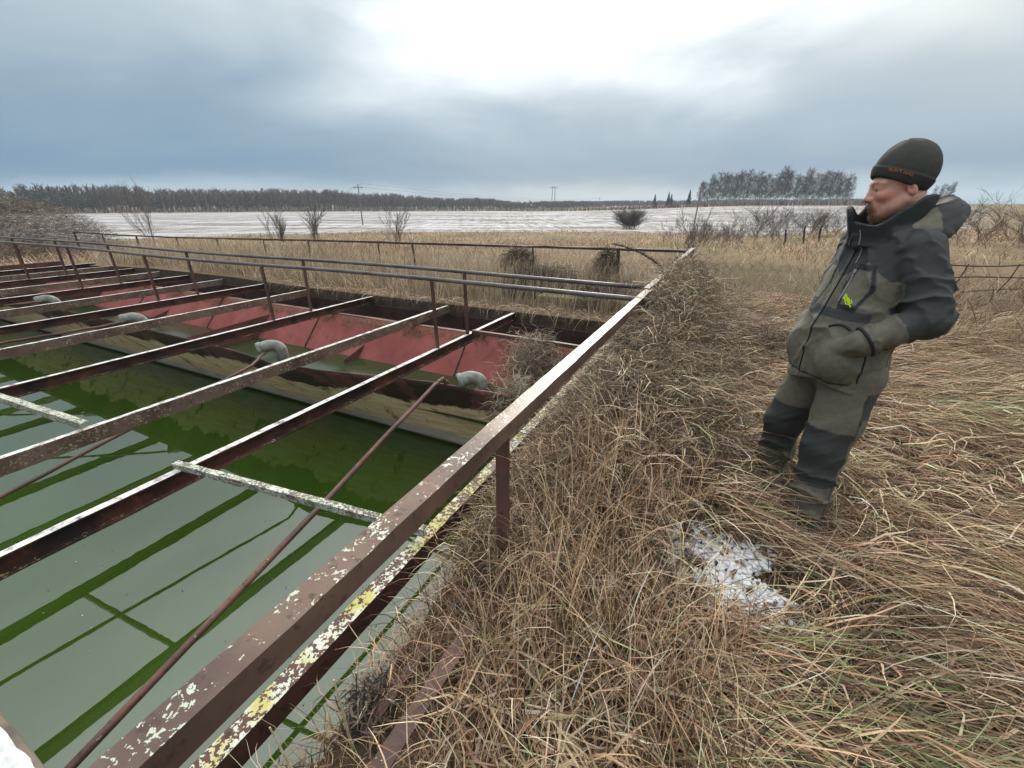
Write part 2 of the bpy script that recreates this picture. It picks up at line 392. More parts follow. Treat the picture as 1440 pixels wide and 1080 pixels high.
# ---------------------------------------------------------------- water and tank shell
ZW = -1.29
mb = MB(); mb.quadgrid([[SW(S0, W0, ZW), SW(S0, W1, ZW)], [SW(S1, W0, ZW), SW(S1, W1, ZW)]])
tag(mb.build('water', M['water']), kind='structure')
tank = tag(empty('tank', SW(S1, W1, 0)), 'open rusted settling tank full of green algae water', 'tank')
inv = Matrix.Translation(-tank.location)
def child(o, p):
    o.parent = p; o.matrix_parent_inverse = Matrix.Translation(-p.location) @ Matrix.Identity(4) if p.rotation_euler.z == 0 else p.matrix_basis.inverted(); return o
mb = MB(); mb.box(SW(S0, W1 - .03, -2.2), SW(S1 - S0, 0), SW(0, .06), (0, 0, 1.9)); child(mb.build('side_wall', M['plate_dark']), tank)
mb = MB(); mb.box(SW(S0, W0 - .03, -2.2), SW(S1 - S0, 0), SW(0, .06), (0, 0, 2.16)); child(mb.build('side_wall', M['plate_brown']), tank)
k = 0; w = W0 + .05
while w < W1 - .1:
    w2 = min(w + 3.0, W1 - .04); dz = random.uniform(-.05, .02)
    mb = MB(); mb.box(SW(S1 - .05 + random.uniform(-.02, .02), w, -2.2), SW(.05, 0), SW(0, w2 - w - .02), (0, 0, 2.08 + dz)); child(mb.build('back_plate', M['plate_dark']), tank)
    w = w2
mb = MB(); mb.box(SW(S0, W0 + .04, -2.2), SW(.05, 0), SW(0, W1 - W0 - .08), (0, 0, 2.16)); child(mb.build('front_wall', M['plate_dark']), tank)
mb = MB(); mb.box(SW(7.0, -3.0, -.3), SW(.3, 0), SW(0, 2.0), (0, 0, .42))
tag(mb.build('concrete_ledge', M['concrete'], bevel=.02), 'low mossy green concrete ledge behind the tank corner', 'ledge')

# V-shaped trough
trough = tag(empty('steel_trough', SW(4.1, -3, ZW)), 'long V-shaped steel trough with pink inner wall crossing the tank', 'trough')
tw = [-18.9, -12, -8, -6, -5.3, -4.75, -4.1, -3.6, -3.0, -2.7, -2.0, -1.5, -1.0]
tsv = [3.28, 3.22, 3.2, 3.18, 3.12, 3.05, 3.14, 3.25, 3.36, 3.42, 3.46, 3.5, 3.5]
def near_top(w): return np.interp(w, tw, tsv)
TZ = -.155
wg = np.concatenate([np.linspace(-18.9, -7, 60), np.linspace(-6.9, -.98, 70)]); vg = np.linspace(0, 1.28, 22)
WG, VG = np.meshgrid(wg, vg, indexing='ij')
topz = TZ - .03 * fbm(WG / .6, WG * 0, 3)
bul = .05 * (fbm(WG / 1.1, VG * 1.7, 3) - .45) * np.sin(np.clip(VG, 0, 1) * math.pi)
sN = near_top(WG) + (4.0 - near_top(WG)) * VG + bul; zN = topz + (ZW - topz) * VG
def sheet(name, s, w, z, v, mat, parent, th=.014):
    P = np.stack([UX * s + UY * w, UY * s - UX * w, z], -1); n, m = s.shape; i = np.arange(n * m).reshape(n, m)
    f = np.stack([i[:-1, :-1], i[1:, :-1], i[1:, 1:], i[:-1, 1:]], -1).reshape(-1, 4)
    o = mesh_np(name, P.reshape(-1, 3), f, mat, attr={'v': v.ravel()}, smooth_sh=True); child(o, parent)
    md = o.modifiers.new('solid', 'SOLIDIFY'); md.thickness = th; md.offset = 0; return o
sheet('near_wall', sN, WG, zN, VG, M['trough_outer'], trough)
FT, FB = 5.17, 4.12
sF = FT + (FB - FT) * VG + .03 * (fbm(WG / 1.3 + 9, VG * 2, 3) - .45) * np.sin(np.clip(VG, 0, 1) * math.pi); zF = TZ + (ZW - TZ) * VG
sel = VG[0] <= 1.0
sheet('far_wall', sF[:, sel], WG[:, sel], zF[:, sel], VG[:, sel], M['pink'], trough)
mb = MB(); mb.quadgrid([[SW(3.62, -18.85, -.66), SW(3.62, -1.0, -.66)], [SW(4.68, -18.85, -.66), SW(4.68, -1.0, -.66)]])
tag(mb.build('trough_water', M['trough_water']), kind='structure')
prof = [(0, 0), (.09, 0), (.09, -.012), (.012, -.012), (.012, -.06), (0, -.06)]
mb = MB(); mb.sweep([[SW(FT + a, w, TZ + .012 + b + random.gauss(0, .004)) for a, b in prof] for w in np.linspace(-18.9, -1.0, 40)]); child(mb.build('flange', M['plate_brown']), trough)
for w in (-1.9, -5.1, -7.6, -10.7, -13.8, -16.9):      # stiffener plates across the trough
    mb = MB(); t = near_top(w) + .03
    a, b_, c = SW(t + .16, w, TZ - .21), SW(5.05, w, TZ - .14), SW(4.12, w, ZW + .05); off = SW(0, .012)
    if w in (-1.9, -5.1, -10.7): a = SW(4.4, w, TZ - .45); b_ = SW(4.85, w, TZ - .33)
    mb.sweep([[a, b_, c], [a + off, b_ + off, c + off]]); child(mb.build('stiffener', M['plate_brown']), trough)

for i, w in enumerate((-17.2, -14.9, -11.9, -9.1, -6.25, -3.35)):       # weld ribs on the red wall
    mb = MB(); w = w + random.uniform(-.1, .1); a, b_ = SW(FT - .02, w, TZ - .01), SW(FB + .08, w, ZW + .09); nr = (SW(1, 0, 0).cross(Vector((0, 0, 1)))).normalized() * .02; up_ = Vector((-UX * .75, -UY * .75, .66)) * .022
    mb.sweep([[a, a + nr, a + nr + up_, a + up_], [b_, b_ + nr, b_ + nr + up_, b_ + up_]]); child(mb.build('weld_rib', M['plate_brown']), trough)
# overflow elbows on the near trough edge
def elbow(s, w, zc, yaw, label, r=.068, stub=.16, mouth=True):
    e = tag(empty('pipe_elbow', SW(s, w, zc - .1)), label, 'pipe', 'grey pipe elbows along the trough edge')
    d = Vector((math.cos(yaw), math.sin(yaw), 0)); pts = []; rad = []
    base = SW(s + .12, w, zc - .25)
    for t in np.linspace(0, 1, 12):
        a = t * R(115); pts.append(base + Vector((0, 0, .11 + .085 * math.sin(a))) + d * (.12 * (1 - math.cos(a)))); rad.append(r * (1.0 + .02 * math.sin(9 * t)))
    pts = [base + Vector((0, 0, -.1))] + pts; rad = [r] + rad
    end = (pts[-1] - pts[-2]).normalized(); pts.append(pts[-1] + end * stub * .4); rad.append(r * 1.02)
    mb = MB(); mb.tube(pts, rad, 18, caps=False); o = mb.build('bend', M['elbow'], sm=True, solid=.008); child(o, e)
    mb = MB(); mb.tube([pts[-1] - end * .035, pts[-1] + end * .012], r * 1.1, 18, caps=False); o = mb.build('rim', M['elbow'], sm=True, solid=.012); child(o, e)
vyaw = math.atan2(UX, -UY)            # direction -w
elbow(3.5, -2.18, -.03, vyaw + .75, 'grey pipe elbow with open mouth nearest the edge rail')
elbow(3.27, -5.05, -.01, vyaw + .9, 'lichen-grey pipe elbow in the middle of the trough edge', stub=.2)
elbow(3.27, -8.4, -.01, vyaw + .9, 'third grey pipe elbow from the edge rail on the trough', stub=.2)
elbow(3.3, -11.6, -.01, vyaw + .9, 'farthest grey pipe elbow at the left of the trough', stub=.2)

# ---------------------------------------------------------------- beams
beam_specs = [  # w, kind, s1, label
    (-1.21, 'edge', 5.9, 'edge beam crusted with yellow lichen, just inside the thick edge rail'),
    (-3.03, 'open', 6.42, 'dark rusty channel beam, first one left of the edge beam'),
    (-4.30, 'back', 6.1, 'lichen-speckled brown beam, second one left of the edge beam'),
    (-6.05, 'open', 6.3, 'dark channel beam with white top edge, third from the edge beam'),
    (-7.8, 'back', 6.4, 'pinkish brown beam, fourth one left of the edge beam'),
    (-9.2, 'open', 6.3, 'dark channel beam, fifth one left of the edge beam'),
    (-10.7, 'back', 6.3, 'pale speckled beam, sixth one left of the edge beam'),
    (-12.1, 'open', 6.35, 'dark channel beam, seventh one left of the edge beam'),
    (-13.4, 'back', 6.3, 'brown beam, eighth one left of the edge beam'),
    (-14.7, 'open', 6.3, 'dark channel beam, ninth one left of the edge beam'),
    (-16.0, 'back', 6.3, 'pale brown beam, tenth one left of the edge beam'),
    (-17.3, 'open', 6.3, 'farthest dark channel beam at the left end of the tank')]
for w, kd, s1, lab in beam_specs:
    h = .125 if kd != 'edge' else .11
    o = prof_beam(channel(h, .055 if kd != 'edge' else .075, .010, kd == 'open'), -3.3, s1, w, -.02 + random.uniform(-.008, .008), seg=40, name='steel_beam',
                  mat=M[{'edge': 'edge', 'open': 'beam_open', 'back': 'beam_back'}[kd]])
    tag(o, lab, 'beam', 'parallel beams over the tank')
# extra dark splice plate on the second beam near the trough
def cross_angle(p, q, size, mat, name, label, cat='bar', grp=None, t=.008):
    p, q = Vector(p), Vector(q); d = (q - p).normalized(); side = d.cross(Vector((0, 0, 1))).normalized(); up = side.cross(d)
    prof = [(0, 0), (size, 0), (size, -t), (t, -t), (t, -size), (0, -size)]
    mb = MB(); n = 14
    mb.sweep([[p + (q - p) * (i / n) + side * (a + random.gauss(0, .0015)) + up * (b + random.gauss(0, .0015)) for a, b in prof] for i in range(n + 1)])
    return tag(mb.build(name, mat), label, cat, grp)
cross_angle(SW(1.36, -1.2, .035), SW(1.13, -3.06, .035), .042, M['lattice'], 'angle_bar', 'lichen-covered angle bar bridging edge beam and first dark beam', 'bar')
cross_angle(SW(1.12, -4.3, .035), SW(1.0, -6.12, .035), .055, M['lattice'], 'angle_bar', 'lichen-covered angle bar at the left frame edge, farther one', 'bar')
cross_angle(SW(4.86, -.95, -.005), SW(4.78, -3.0, .03), .05, M['post'], 'angle_bar', 'thin brown bar crossing above the pink wall near the corner', 'bar')

def pipe(pts, r, mat, label, n=10):
    mb = MB(); P = [Vector(p) for p in pts]; out = []
    for i in range(len(P) - 1):
        for t in np.linspace(0, 1, 8, endpoint=False): out.append(P[i].lerp(P[i + 1], t) + Vector((random.gauss(0, .003), random.gauss(0, .003), random.gauss(0, .003))))
    out.append(P[-1]); mb.tube(out, r, n); return tag(mb.build('rusty_pipe', mat, sm=True), label, 'pipe')
pipe([(-.70, 4.22, -.16), (-.735, 4.19, -.1), (-.79, 4.07, -.115), (-1.95, 1.085, -.70), (-2.35, .05, -.9)], .021, M['pipe_rust'], 'long thin rusty pipe slanting from the trough edge towards the camera')
pipe([(-3.12, 5.1, -.12), (-3.10, 4.75, -.17), (-3.99, 2.7, -.5), (-5.0, .4, -.85)], .017, M['pipe_rust'], 'thin rusty pipe running under the speckled beam from the middle elbow')
pipe([(-6.1, 6.6, -.1), (-6.4, 6.45, -.15), (-7.8, 6.0, -.32), (-10.5, 5.1, -.7)], .02, M['pipe_rust'], 'rusty pipe lying beside the third elbow at the left')
pipe([(-8.95, 8.1, -.1), (-9.3, 8.0, -.13), (-11.5, 7.6, -.3), (-13, 7.2, -.6)], .02, M['pipe_rust'], 'far rusty pipe beside the farthest elbow')

# ---------------------------------------------------------------- edge rail
RZ = .82
er = tag(empty('edge_railing', SW(1.3, -.68, 0)), 'thick rusty lichen-spotted railing along the near edge of the tank', 'railing')
def angle_prof(b, t): return [(-b / 2, 0), (b / 2, 0), (b / 2, -b), (b / 2 - t, -b), (b / 2 - t, -t), (-b / 2, -t)]
o = prof_beam(angle_prof(.068, .009), -1.6, 4.55, -.70, RZ, seg=60, jit=.0006, name='top_rail', mat=M['rail']); child(o, er)
o = prof_beam(angle_prof(.064, .009), 4.45, 9.15, -.715, RZ + .011, seg=36, jit=.0008, name='top_rail', mat=M['rail'], z1=RZ + .02); child(o, er)
def angle_post(s, w, z0, z1, b=.055, mat=None, parent=None, lean=(0, 0), t=.007):
    prof = [(0, 0), (b, 0), (b, t), (t, t), (t, b), (0, b)]
    mb = MB(); n = 8
    mb.sweep([[SW(s + a - b / 2 + lean[0] * i / n + random.gauss(0, .001), w + c - b / 2 + lean[1] * i / n + random.gauss(0, .001), z0 + (z1 - z0) * i / n) for a, c in prof] for i in range(n + 1)])
    o = mb.build('post', mat or M['post']); child(o, parent); return o
for s in (1.34, 4.2, 6.8, 9.0): angle_post(s, -.70, -.25, RZ - .012, .06, parent=er)
o = prof_beam([(-.03, 0), (.03, 0), (.03, -.012), (-.03, -.012)], -1.6, 1.02, -.68, .09, seg=16, name='bottom_bar', mat=M['post'], z1=.05); child(o, er)
o = prof_beam([(-.016, 0), (.016, 0), (.016, -.03), (-.016, -.03)], .55, 1.25, -.83, -.03, seg=8, name='brace', mat=M['post']); child(o, er)

# walkway handrails across the tank
def handrail(name, s, w0, w1, label, z=RZ, dr=.0, rmat=None):
    h = tag(empty(name, SW(s, -3.03, 0)), label, 'handrail', 'walkway handrails over the tank')
    mb = MB(); pts = [SW(s + .015 * math.sin(w), w, z - .022 + .012 * math.sin(w * .7 + s)) for w in np.linspace(w0, w1, 46)]
    mb.tube(pts, .024, 10); child(mb.build('rail', M['handrail'], sm=True), h)
    for w in (-3.03, -6.05, -9.2, -12.1, -14.7, -17.3):
        angle_post(s, w, -.02, z - .035, .05, parent=h, lean=(random.uniform(-.03, .03), random.uniform(-.03, .03)))
handrail('walkway_handrail', 4.06, -18.9, -.45, 'nearer grey tube handrail crossing the tank')
handrail('walkway_handrail', 4.74, -18.9, -.76, 'farther grey tube handrail crossing the tank')

# far fence
ff = tag(empty('rear_railing', SW(9.1, -.7, 0)), 'long thin dark railing behind the tank, ending at the corner', 'railing')
def fz(w): return np.interp(w, [-26, -22, -18, -10, -.7], [.52, .50, .53, .68, .80])
mb = MB(); rw = np.linspace(-26, -.72, 60)
prof = [(-.022, 0), (.022, 0), (.022, -.05), (-.022, -.05)]
mb.sweep([[SW(9.12 + a, w, fz(w) + b + random.gauss(0, .003)) for a, b in prof] for w in rw]); child(mb.build('top_rail', M['fence']), ff)
for i, w in enumerate((-2.05, -3.95, -7.3, -8.5, -11.2, -13.2, -15.6, -18.0, -20.8, -23.4, -25.9)):
    angle_post(9.1, w, float(ground_z(*SW(9.1, w)[:2])) - .3, fz(w) - .05, .07 if i % 2 == 0 else .045, M['fence'], ff, lean=(0, random.uniform(-.08, .03)))

# snowy board at lower left
mb = MB(); n = 24
rows = []
for i in range(n + 1):
    w = -1.42 - 2.3 * i / n
    ring = [(-.42, -.015), (.03, -.015), (.032, .02), (.03, .035 + .006 * random.random()), (-.42, .035)]
    rows.append([SW(a + random.gauss(0, .0015), w, b) for a, b in ring])
mb.sweep(rows)
bo = tag(empty('snowy_board', SW(-.2, -2.5, 0)), 'snow-covered plank at the lower left corner over the water', 'board')
child(mb.build('plank', M['board']), bo)
mb = MB(); P = []
for i in range(60):
    w = -1.43 - 2.25 * i / 59; e = .018 + .014 * math.sin(i * 1.7) * random.random()
    P.append([SW(a, w, zz_ + random.gauss(0, .0016)) for a, zz_ in ((-.41, .038), (-.3, .052), (-.15, .055), (-.06, .053), (.0 - e * .3, .05), (.024 - e * .6, .044), (.028 - e * .5, .034))])
mb.quadgrid(P); child(mb.build('snow_cover', M['old_snow'], sm=True), bo)
# soil skirt round the tank opening, so the ground has a thickness at the edge
sk = MB()
def skirt(pts):
    P = [[SW(a, b, float(ground_z(*SW(a, b)[:2]))), SW(a, b, -.75)] for a, b in pts]; sk.quadgrid(P)
skirt([(S1, w) for w in ws if W0 - 1e-6 <= w <= W1 + 1e-6]); skirt([(s, W1) for s in ss if S0 - 1e-6 <= s <= S1 + 1e-6]); skirt([(s, W0) for s in ss if S0 - 1e-6 <= s <= S1 + 1e-6])
tag(sk.build('soil_edge', simple('dark_soil', (.05, .038, .028), (.085, .062, .045), 9, .95)), kind='structure')

# ---------------------------------------------------------------- vegetation helpers
def pal(n, cols, wts, var=.28):
    c = np.array(cols)[rng.choice(len(cols), n, p=np.array(wts) / sum(wts))]
    return np.clip(c * np.exp(rng.normal(0, var, (n, 1))) * (1 + rng.normal(0, .05, (n, 3))), .005, .8)
STRAW = [(.54, .39, .25), (.40, .26, .155), (.20, .12, .072), (.68, .55, .39), (.08, .049, .034), (.23, .23, .095)]  # straw tones, spread widened to paint bright highlights and shaded gaps
def blades(name, root, az, th0, th1, L, wd, col, K=5, wig=.25, clamp=True, curl=1.0, mat='blade', taper=.6, parent=None, zamp=0.0):
    n = len(root); p = root.copy(); pts = [p.copy()]; a = az.copy(); az_list = [a.copy()]
    da = rng.normal(0, wig, n)
    for i in range(K - 1):
        t = (i + .5) / (K - 1); th = th0 + (th1 - th0) * t ** curl
        a = a + da / (K - 1) + rng.normal(0, wig * .35, n)
        if zamp: th = th + rng.normal(0, zamp, n)
        st = (L / (K - 1))
        p = p + np.stack([np.sin(th) * np.sin(a) * st, np.sin(th) * np.cos(a) * st, np.cos(th) * st], -1)
        pts.append(p.copy()); az_list.append(a.copy())
    P = np.stack(pts, 1); A = np.stack(az_list, 1)
    if clamp:
        g = ground_z(P[:, :, 0], P[:, :, 1]); s_, w_ = sw_of(P[:, :, 0], P[:, :, 1])
        g = np.where((s_ > S0) & (s_ < S1) & (w_ > W0) & (w_ < W1), -1.25, g)
        P[:, :, 2] = np.maximum(P[:, :, 2], g + .006 + .02 * rng.random((n, 1)))
    tw = rng.uniform(-1.2, 1.2, (n, 1))
    side = np.stack([np.cos(A) * np.cos(tw), -np.sin(A) * np.cos(tw), np.sin(tw) + 0 * A], -1)
    tt = np.linspace(0, 1, K)[None, :, None]
    wv_ = (wd[:, None, None] / 2) * np.maximum((1 - tt) ** taper, .08)
    V = np.stack([P - side * wv_, P + side * wv_], 2).reshape(-1, 3)
    b = (np.arange(n) * 2 * K)[:, None, None] + (2 * np.arange(K - 1))[None, :, None]
    F = (b + np.array([0, 1, 3, 2])[None, None, :]).reshape(-1, 4)
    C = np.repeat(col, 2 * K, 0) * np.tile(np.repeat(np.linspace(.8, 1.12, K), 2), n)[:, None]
    return mesh_np(name, V, F, M[mat], cols=C, parent=parent)
def segs(name, p0, p1, r0, r1, mat, parent=None, cols=None):
    p0 = np.asarray(p0, float); p1 = np.asarray(p1, float); r0 = np.asarray(r0, float); r1 = np.asarray(r1, float); n = len(p0)
    d = p1 - p0; d /= np.linalg.norm(d, axis=1, keepdims=True) + 1e-9
    a = np.cross(d, np.where(np.abs(d[:, 2:3]) > .9, [[1., 0, 0]], [[0, 0, 1.]])); a /= np.linalg.norm(a, axis=1, keepdims=True) + 1e-9
    b = np.cross(d, a); rings = []
    for k in range(3):
        q_ = 2 * math.pi * k / 3; o = a * math.cos(q_) + b * math.sin(q_)
        rings += [p0 + o * r0[:, None], p1 + o * r1[:, None]]
    V = np.stack(rings, 1).reshape(-1, 3); base = (np.arange(n) * 6)[:, None]
    F = np.concatenate([base + np.array([[2 * k, 2 * ((k + 1) % 3), 2 * ((k + 1) % 3) + 1, 2 * k + 1]]) for k in range(3)])
    C = None if cols is None else np.repeat(cols, 6, 0)
    return mesh_np(name, V, F, mat, parent=parent, cols=C)
def polar(n, r0, r1, a0, a1, power=1.0):
    r = r0 + (r1 - r0) * rng.random(n) ** power; a = np.radians(rng.uniform(a0, a1, n)); return r * np.sin(a), r * np.cos(a)
def in_tank(x, y, m=0.0):
    s, w = sw_of(x, y); return (s > S0) & (s < S1 + m) & (w > W0) & (w < W1 + m)
def snow_f(x, y):                      # bare snowy spot in the grass
    return np.exp(-(((x - .97) / .30) ** 2 + ((y - 1.42) / .31) ** 2))
FEET = [(1.56, 1.8), (1.62, 2.2)]

# ---------------------------------------------------------------- near grass
x, y = polar(76000, .35, 9.5, -20, 80, 1.15)
s_, w_ = sw_of(x, y); k = (w_ > .0 + .5 * smooth(1.5, 4, s_) * (s_ < 8) * rng.random(len(x))) & ~in_tank(x, y) & (rng.random(len(x)) > 1.4 * snow_f(x, y))
x, y = x[k], y[k]; n = len(x); root = np.stack([x, y, ground_z(x, y) - .01], -1)
big = fbm(x / 1.2, y / 1.2, 3)
az = np.radians(160) + (big - .47) * 3.2 + rng.normal(0, .42, n)
L = rng.uniform(.22, .62, n) * (1 - .35 * (big > .55)); L *= np.where(np.hypot(x - 1.58, y - 2) < .42, .5, 1); ft = np.minimum(np.hypot(x - 1.5, y - 1.815), np.hypot(x - 1.52, y - 2.2)); L *= np.where(ft < .17, .3, 1)
c = pal(n, STRAW, [2.8, 3.0, 3.6, 1.3, 3.6, .9])
gpatch = (fbm(x / .55 + 7, y / .55, 3) > .56) & (rng.random(n) < .4); c[gpatch] = pal(int(gpatch.sum()), [(.20, .24, .10), (.32, .34, .17), (.15, .18, .075)], [2, 2, 1])
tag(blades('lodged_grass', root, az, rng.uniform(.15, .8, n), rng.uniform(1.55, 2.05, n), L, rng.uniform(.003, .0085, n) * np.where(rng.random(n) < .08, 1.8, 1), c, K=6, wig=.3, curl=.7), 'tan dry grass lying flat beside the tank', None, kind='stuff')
# broken flat leaves and seed heads
x, y = polar(9000, .4, 7, -15, 78, 1.1); s_, w_ = sw_of(x, y); k = (w_ > -.6) & ~in_tank(x, y) & (rng.random(len(x)) > snow_f(x, y)) & (np.hypot(x - 1.55, y - 2) > .3); x, y = x[k], y[k]; n = len(x)
root = np.stack([x, y, ground_z(x, y) + rng.uniform(.03, .13, n)], -1)
tag(blades('flat_leaves', root, np.radians(150) + rng.normal(0, .8, n), rng.uniform(.7, 1.4, n), rng.uniform(1.5, 2.3, n), rng.uniform(.10, .34, n), rng.uniform(.007, .014, n), pal(n, STRAW[:4] + [(.30, .32, .15)], [3, 2, 1, 2.5, .8]), K=4, wig=.5, taper=.8, zamp=.25), 'broad pale broken grass leaves over the dry grass', None, kind='stuff')
# fine thatch below, weighted to dark tones that paint shade under the blades
x, y = polar(50000, .35, 8, -20, 80, 1.1); s_, w_ = sw_of(x, y)
k = (w_ > -.9) & ~in_tank(x, y) & (rng.random(len(x)) > 1.1 * snow_f(x, y)); x, y = x[k], y[k]; n = len(x)
root = np.stack([x, y, ground_z(x, y) + rng.uniform(0, .05, n)], -1)
tag(blades('thatch', root, rng.uniform(0, 6.28, n), rng.uniform(1.1, 1.5, n), rng.uniform(1.4, 1.8, n), rng.uniform(.08, .3, n), rng.uniform(.002, .005, n),
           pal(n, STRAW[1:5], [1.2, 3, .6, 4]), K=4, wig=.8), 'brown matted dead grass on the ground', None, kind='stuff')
# upright straw between rail and path
ns_ = 11500; s_ = -.9 + 2.9 * rng.random(ns_); w_ = -.93 + 1.25 * rng.random(ns_) ** .9
k = (rng.random(ns_) < smooth(-1.3, .5, s_ + .9 * w_)) & (np.abs(w_ + .68) > .035 * (s_ < 1.05)); s_, w_ = s_[k], w_[k]; n = len(s_)
x, y = UX * s_ + UY * w_, UY * s_ - UX * w_; kk = rng.random(n) > 1.5 * snow_f(x, y); x, y, s_, w_ = x[kk], y[kk], s_[kk], w_[kk]; n = len(x)
root = np.stack([x, y, ground_z(x, y) - .02], -1)
L = rng.uniform(.15, .56, n) * (.5 + .5 * smooth(0, 1.2, s_)) * np.where(w_ < -.6, .55, 1); tall = rng.random(n) < .05; L[tall] *= 1.5
tag(blades('upright_straw', root, rng.uniform(0, 6.28, n), rng.uniform(0, .3, n), rng.uniform(.3, 2.6, n), L, rng.uniform(.0025, .0075, n),
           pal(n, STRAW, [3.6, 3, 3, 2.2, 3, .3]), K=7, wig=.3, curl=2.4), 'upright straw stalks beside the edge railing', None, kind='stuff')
# vine blanket on the mound
nv = 52000; s_ = 1.3 + 6.6 * rng.random(nv) ** 1.25; w_ = -.97 + 1.95 * rng.random(nv) ** .9
k = (rng.random(nv) < np.exp(-((w_ + .2) / .85) ** 4)) & (rng.random(nv) > 1.7 * snow_f(UX * s_ + UY * w_, UY * s_ - UX * w_)); s_, w_ = s_[k], w_[k]; n = len(s_)
x, y = UX * s_ + UY * w_, UY * s_ - UX * w_; hump = .34 * np.exp(-((w_ + .5) / .42) ** 2) * smooth(1.4, 4.5, s_) * (1 - smooth(6.0, 7.2, s_))
root = np.stack([x, y, ground_z(x, y) + hump * rng.random(n) ** .5 + .05 * rng.random(n)], -1)
c = pal(n, [(.13, .09, .062), (.20, .145, .10), (.06, .043, .034), (.38, .285, .175), (.55, .45, .31)], [3, 3, 3, 2.0, 1.3])
tag(blades('vine_blanket', root, rng.choice([1.1, 4.3], n) + rng.normal(0, 1.0, n), rng.uniform(.2, 1.3, n), rng.uniform(1.7, 3.3, n), rng.uniform(.12, .42, n), rng.uniform(.0025, .006, n), c,
           K=8, wig=1.5, zamp=.35, taper=.3), 'tangled dead vines heaped along the edge railing', None, kind='stuff')
# small curled dead leaves in the vines
n = 9000; s_ = 1.2 + 6.2 * rng.random(n) ** 1.2; w_ = -.9 + 1.35 * rng.random(n); x, y = UX * s_ + UY * w_, UY * s_ - UX * w_
hump = .34 * np.exp(-((w_ + .5) / .42) ** 2) * smooth(1.4, 4.5, s_) * (1 - smooth(6.0, 7.2, s_))
root = np.stack([x, y, ground_z(x, y) + hump * rng.random(n) + .07 * rng.random(n)], -1)
tag(blades('dead_leaves', root, rng.uniform(0, 6.28, n), rng.uniform(.5, 1.5, n), rng.uniform(1.5, 3.5, n), rng.uniform(.02, .05, n), rng.uniform(.010, .026, n),
           pal(n, [(.13, .09, .065), (.22, .16, .11), (.07, .05, .04)], [2, 2, 2]), K=4, wig=.6, taper=.25), 'small curled dead leaves among the vines', None, kind='stuff')

# ---------------------------------------------------------------- meadow and reeds
x, y = polar(80000, 7.0, 62, -62, 62, 1.6); s_, w_ = sw_of(x, y)
k = ~in_tank(x, y, .1) & (field_mask(x, y) < .4) & ~((s_ < 8.8) & (w_ > -.9) & (w_ < .6)); x, y = x[k], y[k]; n = len(x); r = np.hypot(x, y)
clump = fbm(x / 3.5, y / 3.5, 3); kk = rng.random(n) < .25 + 1.6 * (clump - .3); x, y, r, clump = x[kk], y[kk], r[kk], clump[kk]; n = len(x)
root = np.stack([x, y, ground_z(x, y) - .02], -1)
c = pal(n, STRAW[:5] + [(.17, .135, .10)], [3, 3, 2, 1.6, 1.2, 2.5]); br = fbm(x / 9 + 3, y / 9, 3)
c = np.where((br > .53)[:, None], c * np.array([.62, .58, .58]), c)
gr = (fbm(x / 6 + 30, y / 6, 3) > .58) & (rng.random(n) < .6); c[gr] = pal(int(gr.sum()), [(.17, .20, .075), (.25, .25, .11)], [1, 1])
tag(blades('meadow_grass', root, rng.uniform(0, 6.28, n), rng.uniform(0, .5, n), rng.uniform(.8, 2.0, n), rng.uniform(.25, .7, n) * (.7 + .8 * (clump - .3)), (.004 + .00075 * r) * rng.uniform(.6, 1.3, n), c, K=4, wig=.5),
    'brown dry meadow between tank and snowy field', None, kind='stuff')
n = 26000; s_ = 6.2 + 3.6 * rng.random(n); w_ = -20 + 19 * rng.random(n) ** .8; x, y = UX * s_ + UY * w_, UY * s_ - UX * w_
dn = fbm(x / 1.5, y / 1.5, 3); k = rng.random(n) < .3 + 2.2 * (dn - .35); x, y, s_, w_ = x[k], y[k], s_[k], w_[k]; n = len(x)
root = np.stack([x, y, ground_z(x, y) - .03], -1)
tag(blades('reeds', root, rng.uniform(0, 6.28, n), rng.uniform(0, .3, n), rng.uniform(.2, 1.5, n), rng.uniform(.3, .85, n), rng.uniform(.005, .012, n),
           pal(n, [(.36, .29, .19), (.26, .2, .135), (.45, .39, .28), (.17, .13, .10)], [3, 3, 1.5, 2]), K=5, wig=.4, curl=1.5), 'dry straw-coloured reeds behind the tank', None, kind='stuff')
# straw hanging over the back edge
n = 500; w_ = rng.uniform(-9, -1.2, n); x, y = UX * 6.15 + UY * w_, UY * 6.15 - UX * w_; root = np.stack([x, y, np.full(n, .02)], -1)
tag(blades('hanging_straw', root, np.radians(206) + rng.normal(0, .5, n), rng.uniform(.2, 1.0, n), rng.uniform(2, 3.1, n), rng.uniform(.25, .6, n), rng.uniform(.003, .007, n),
           pal(n, STRAW[:4], [2, 2, 1, 3]), K=6, wig=.5, clamp=False), 'pale stalks drooping over the rear tank plates', None, kind='stuff')

n = 2600; s_ = rng.uniform(-1.2, 5.6, n); x, y = UX * s_ + UY * (W1 + .03), UY * s_ - UX * (W1 + .03); x = x + rng.normal(0, .02, n); root = np.stack([x, y, ground_z(x, y) + .01], -1)
tag(blades('bank_straw', root, np.radians(297) + rng.normal(0, .7, n), rng.uniform(.2, 1.2, n), rng.uniform(1.8, 3.0, n), rng.uniform(.08, .34, n), rng.uniform(.002, .006, n),
           pal(n, STRAW[:5], [2, 2, 2, 1, 2]), K=6, wig=.6, clamp=False), 'dry straw drooping over the bank edge beside the water', None, kind='stuff')
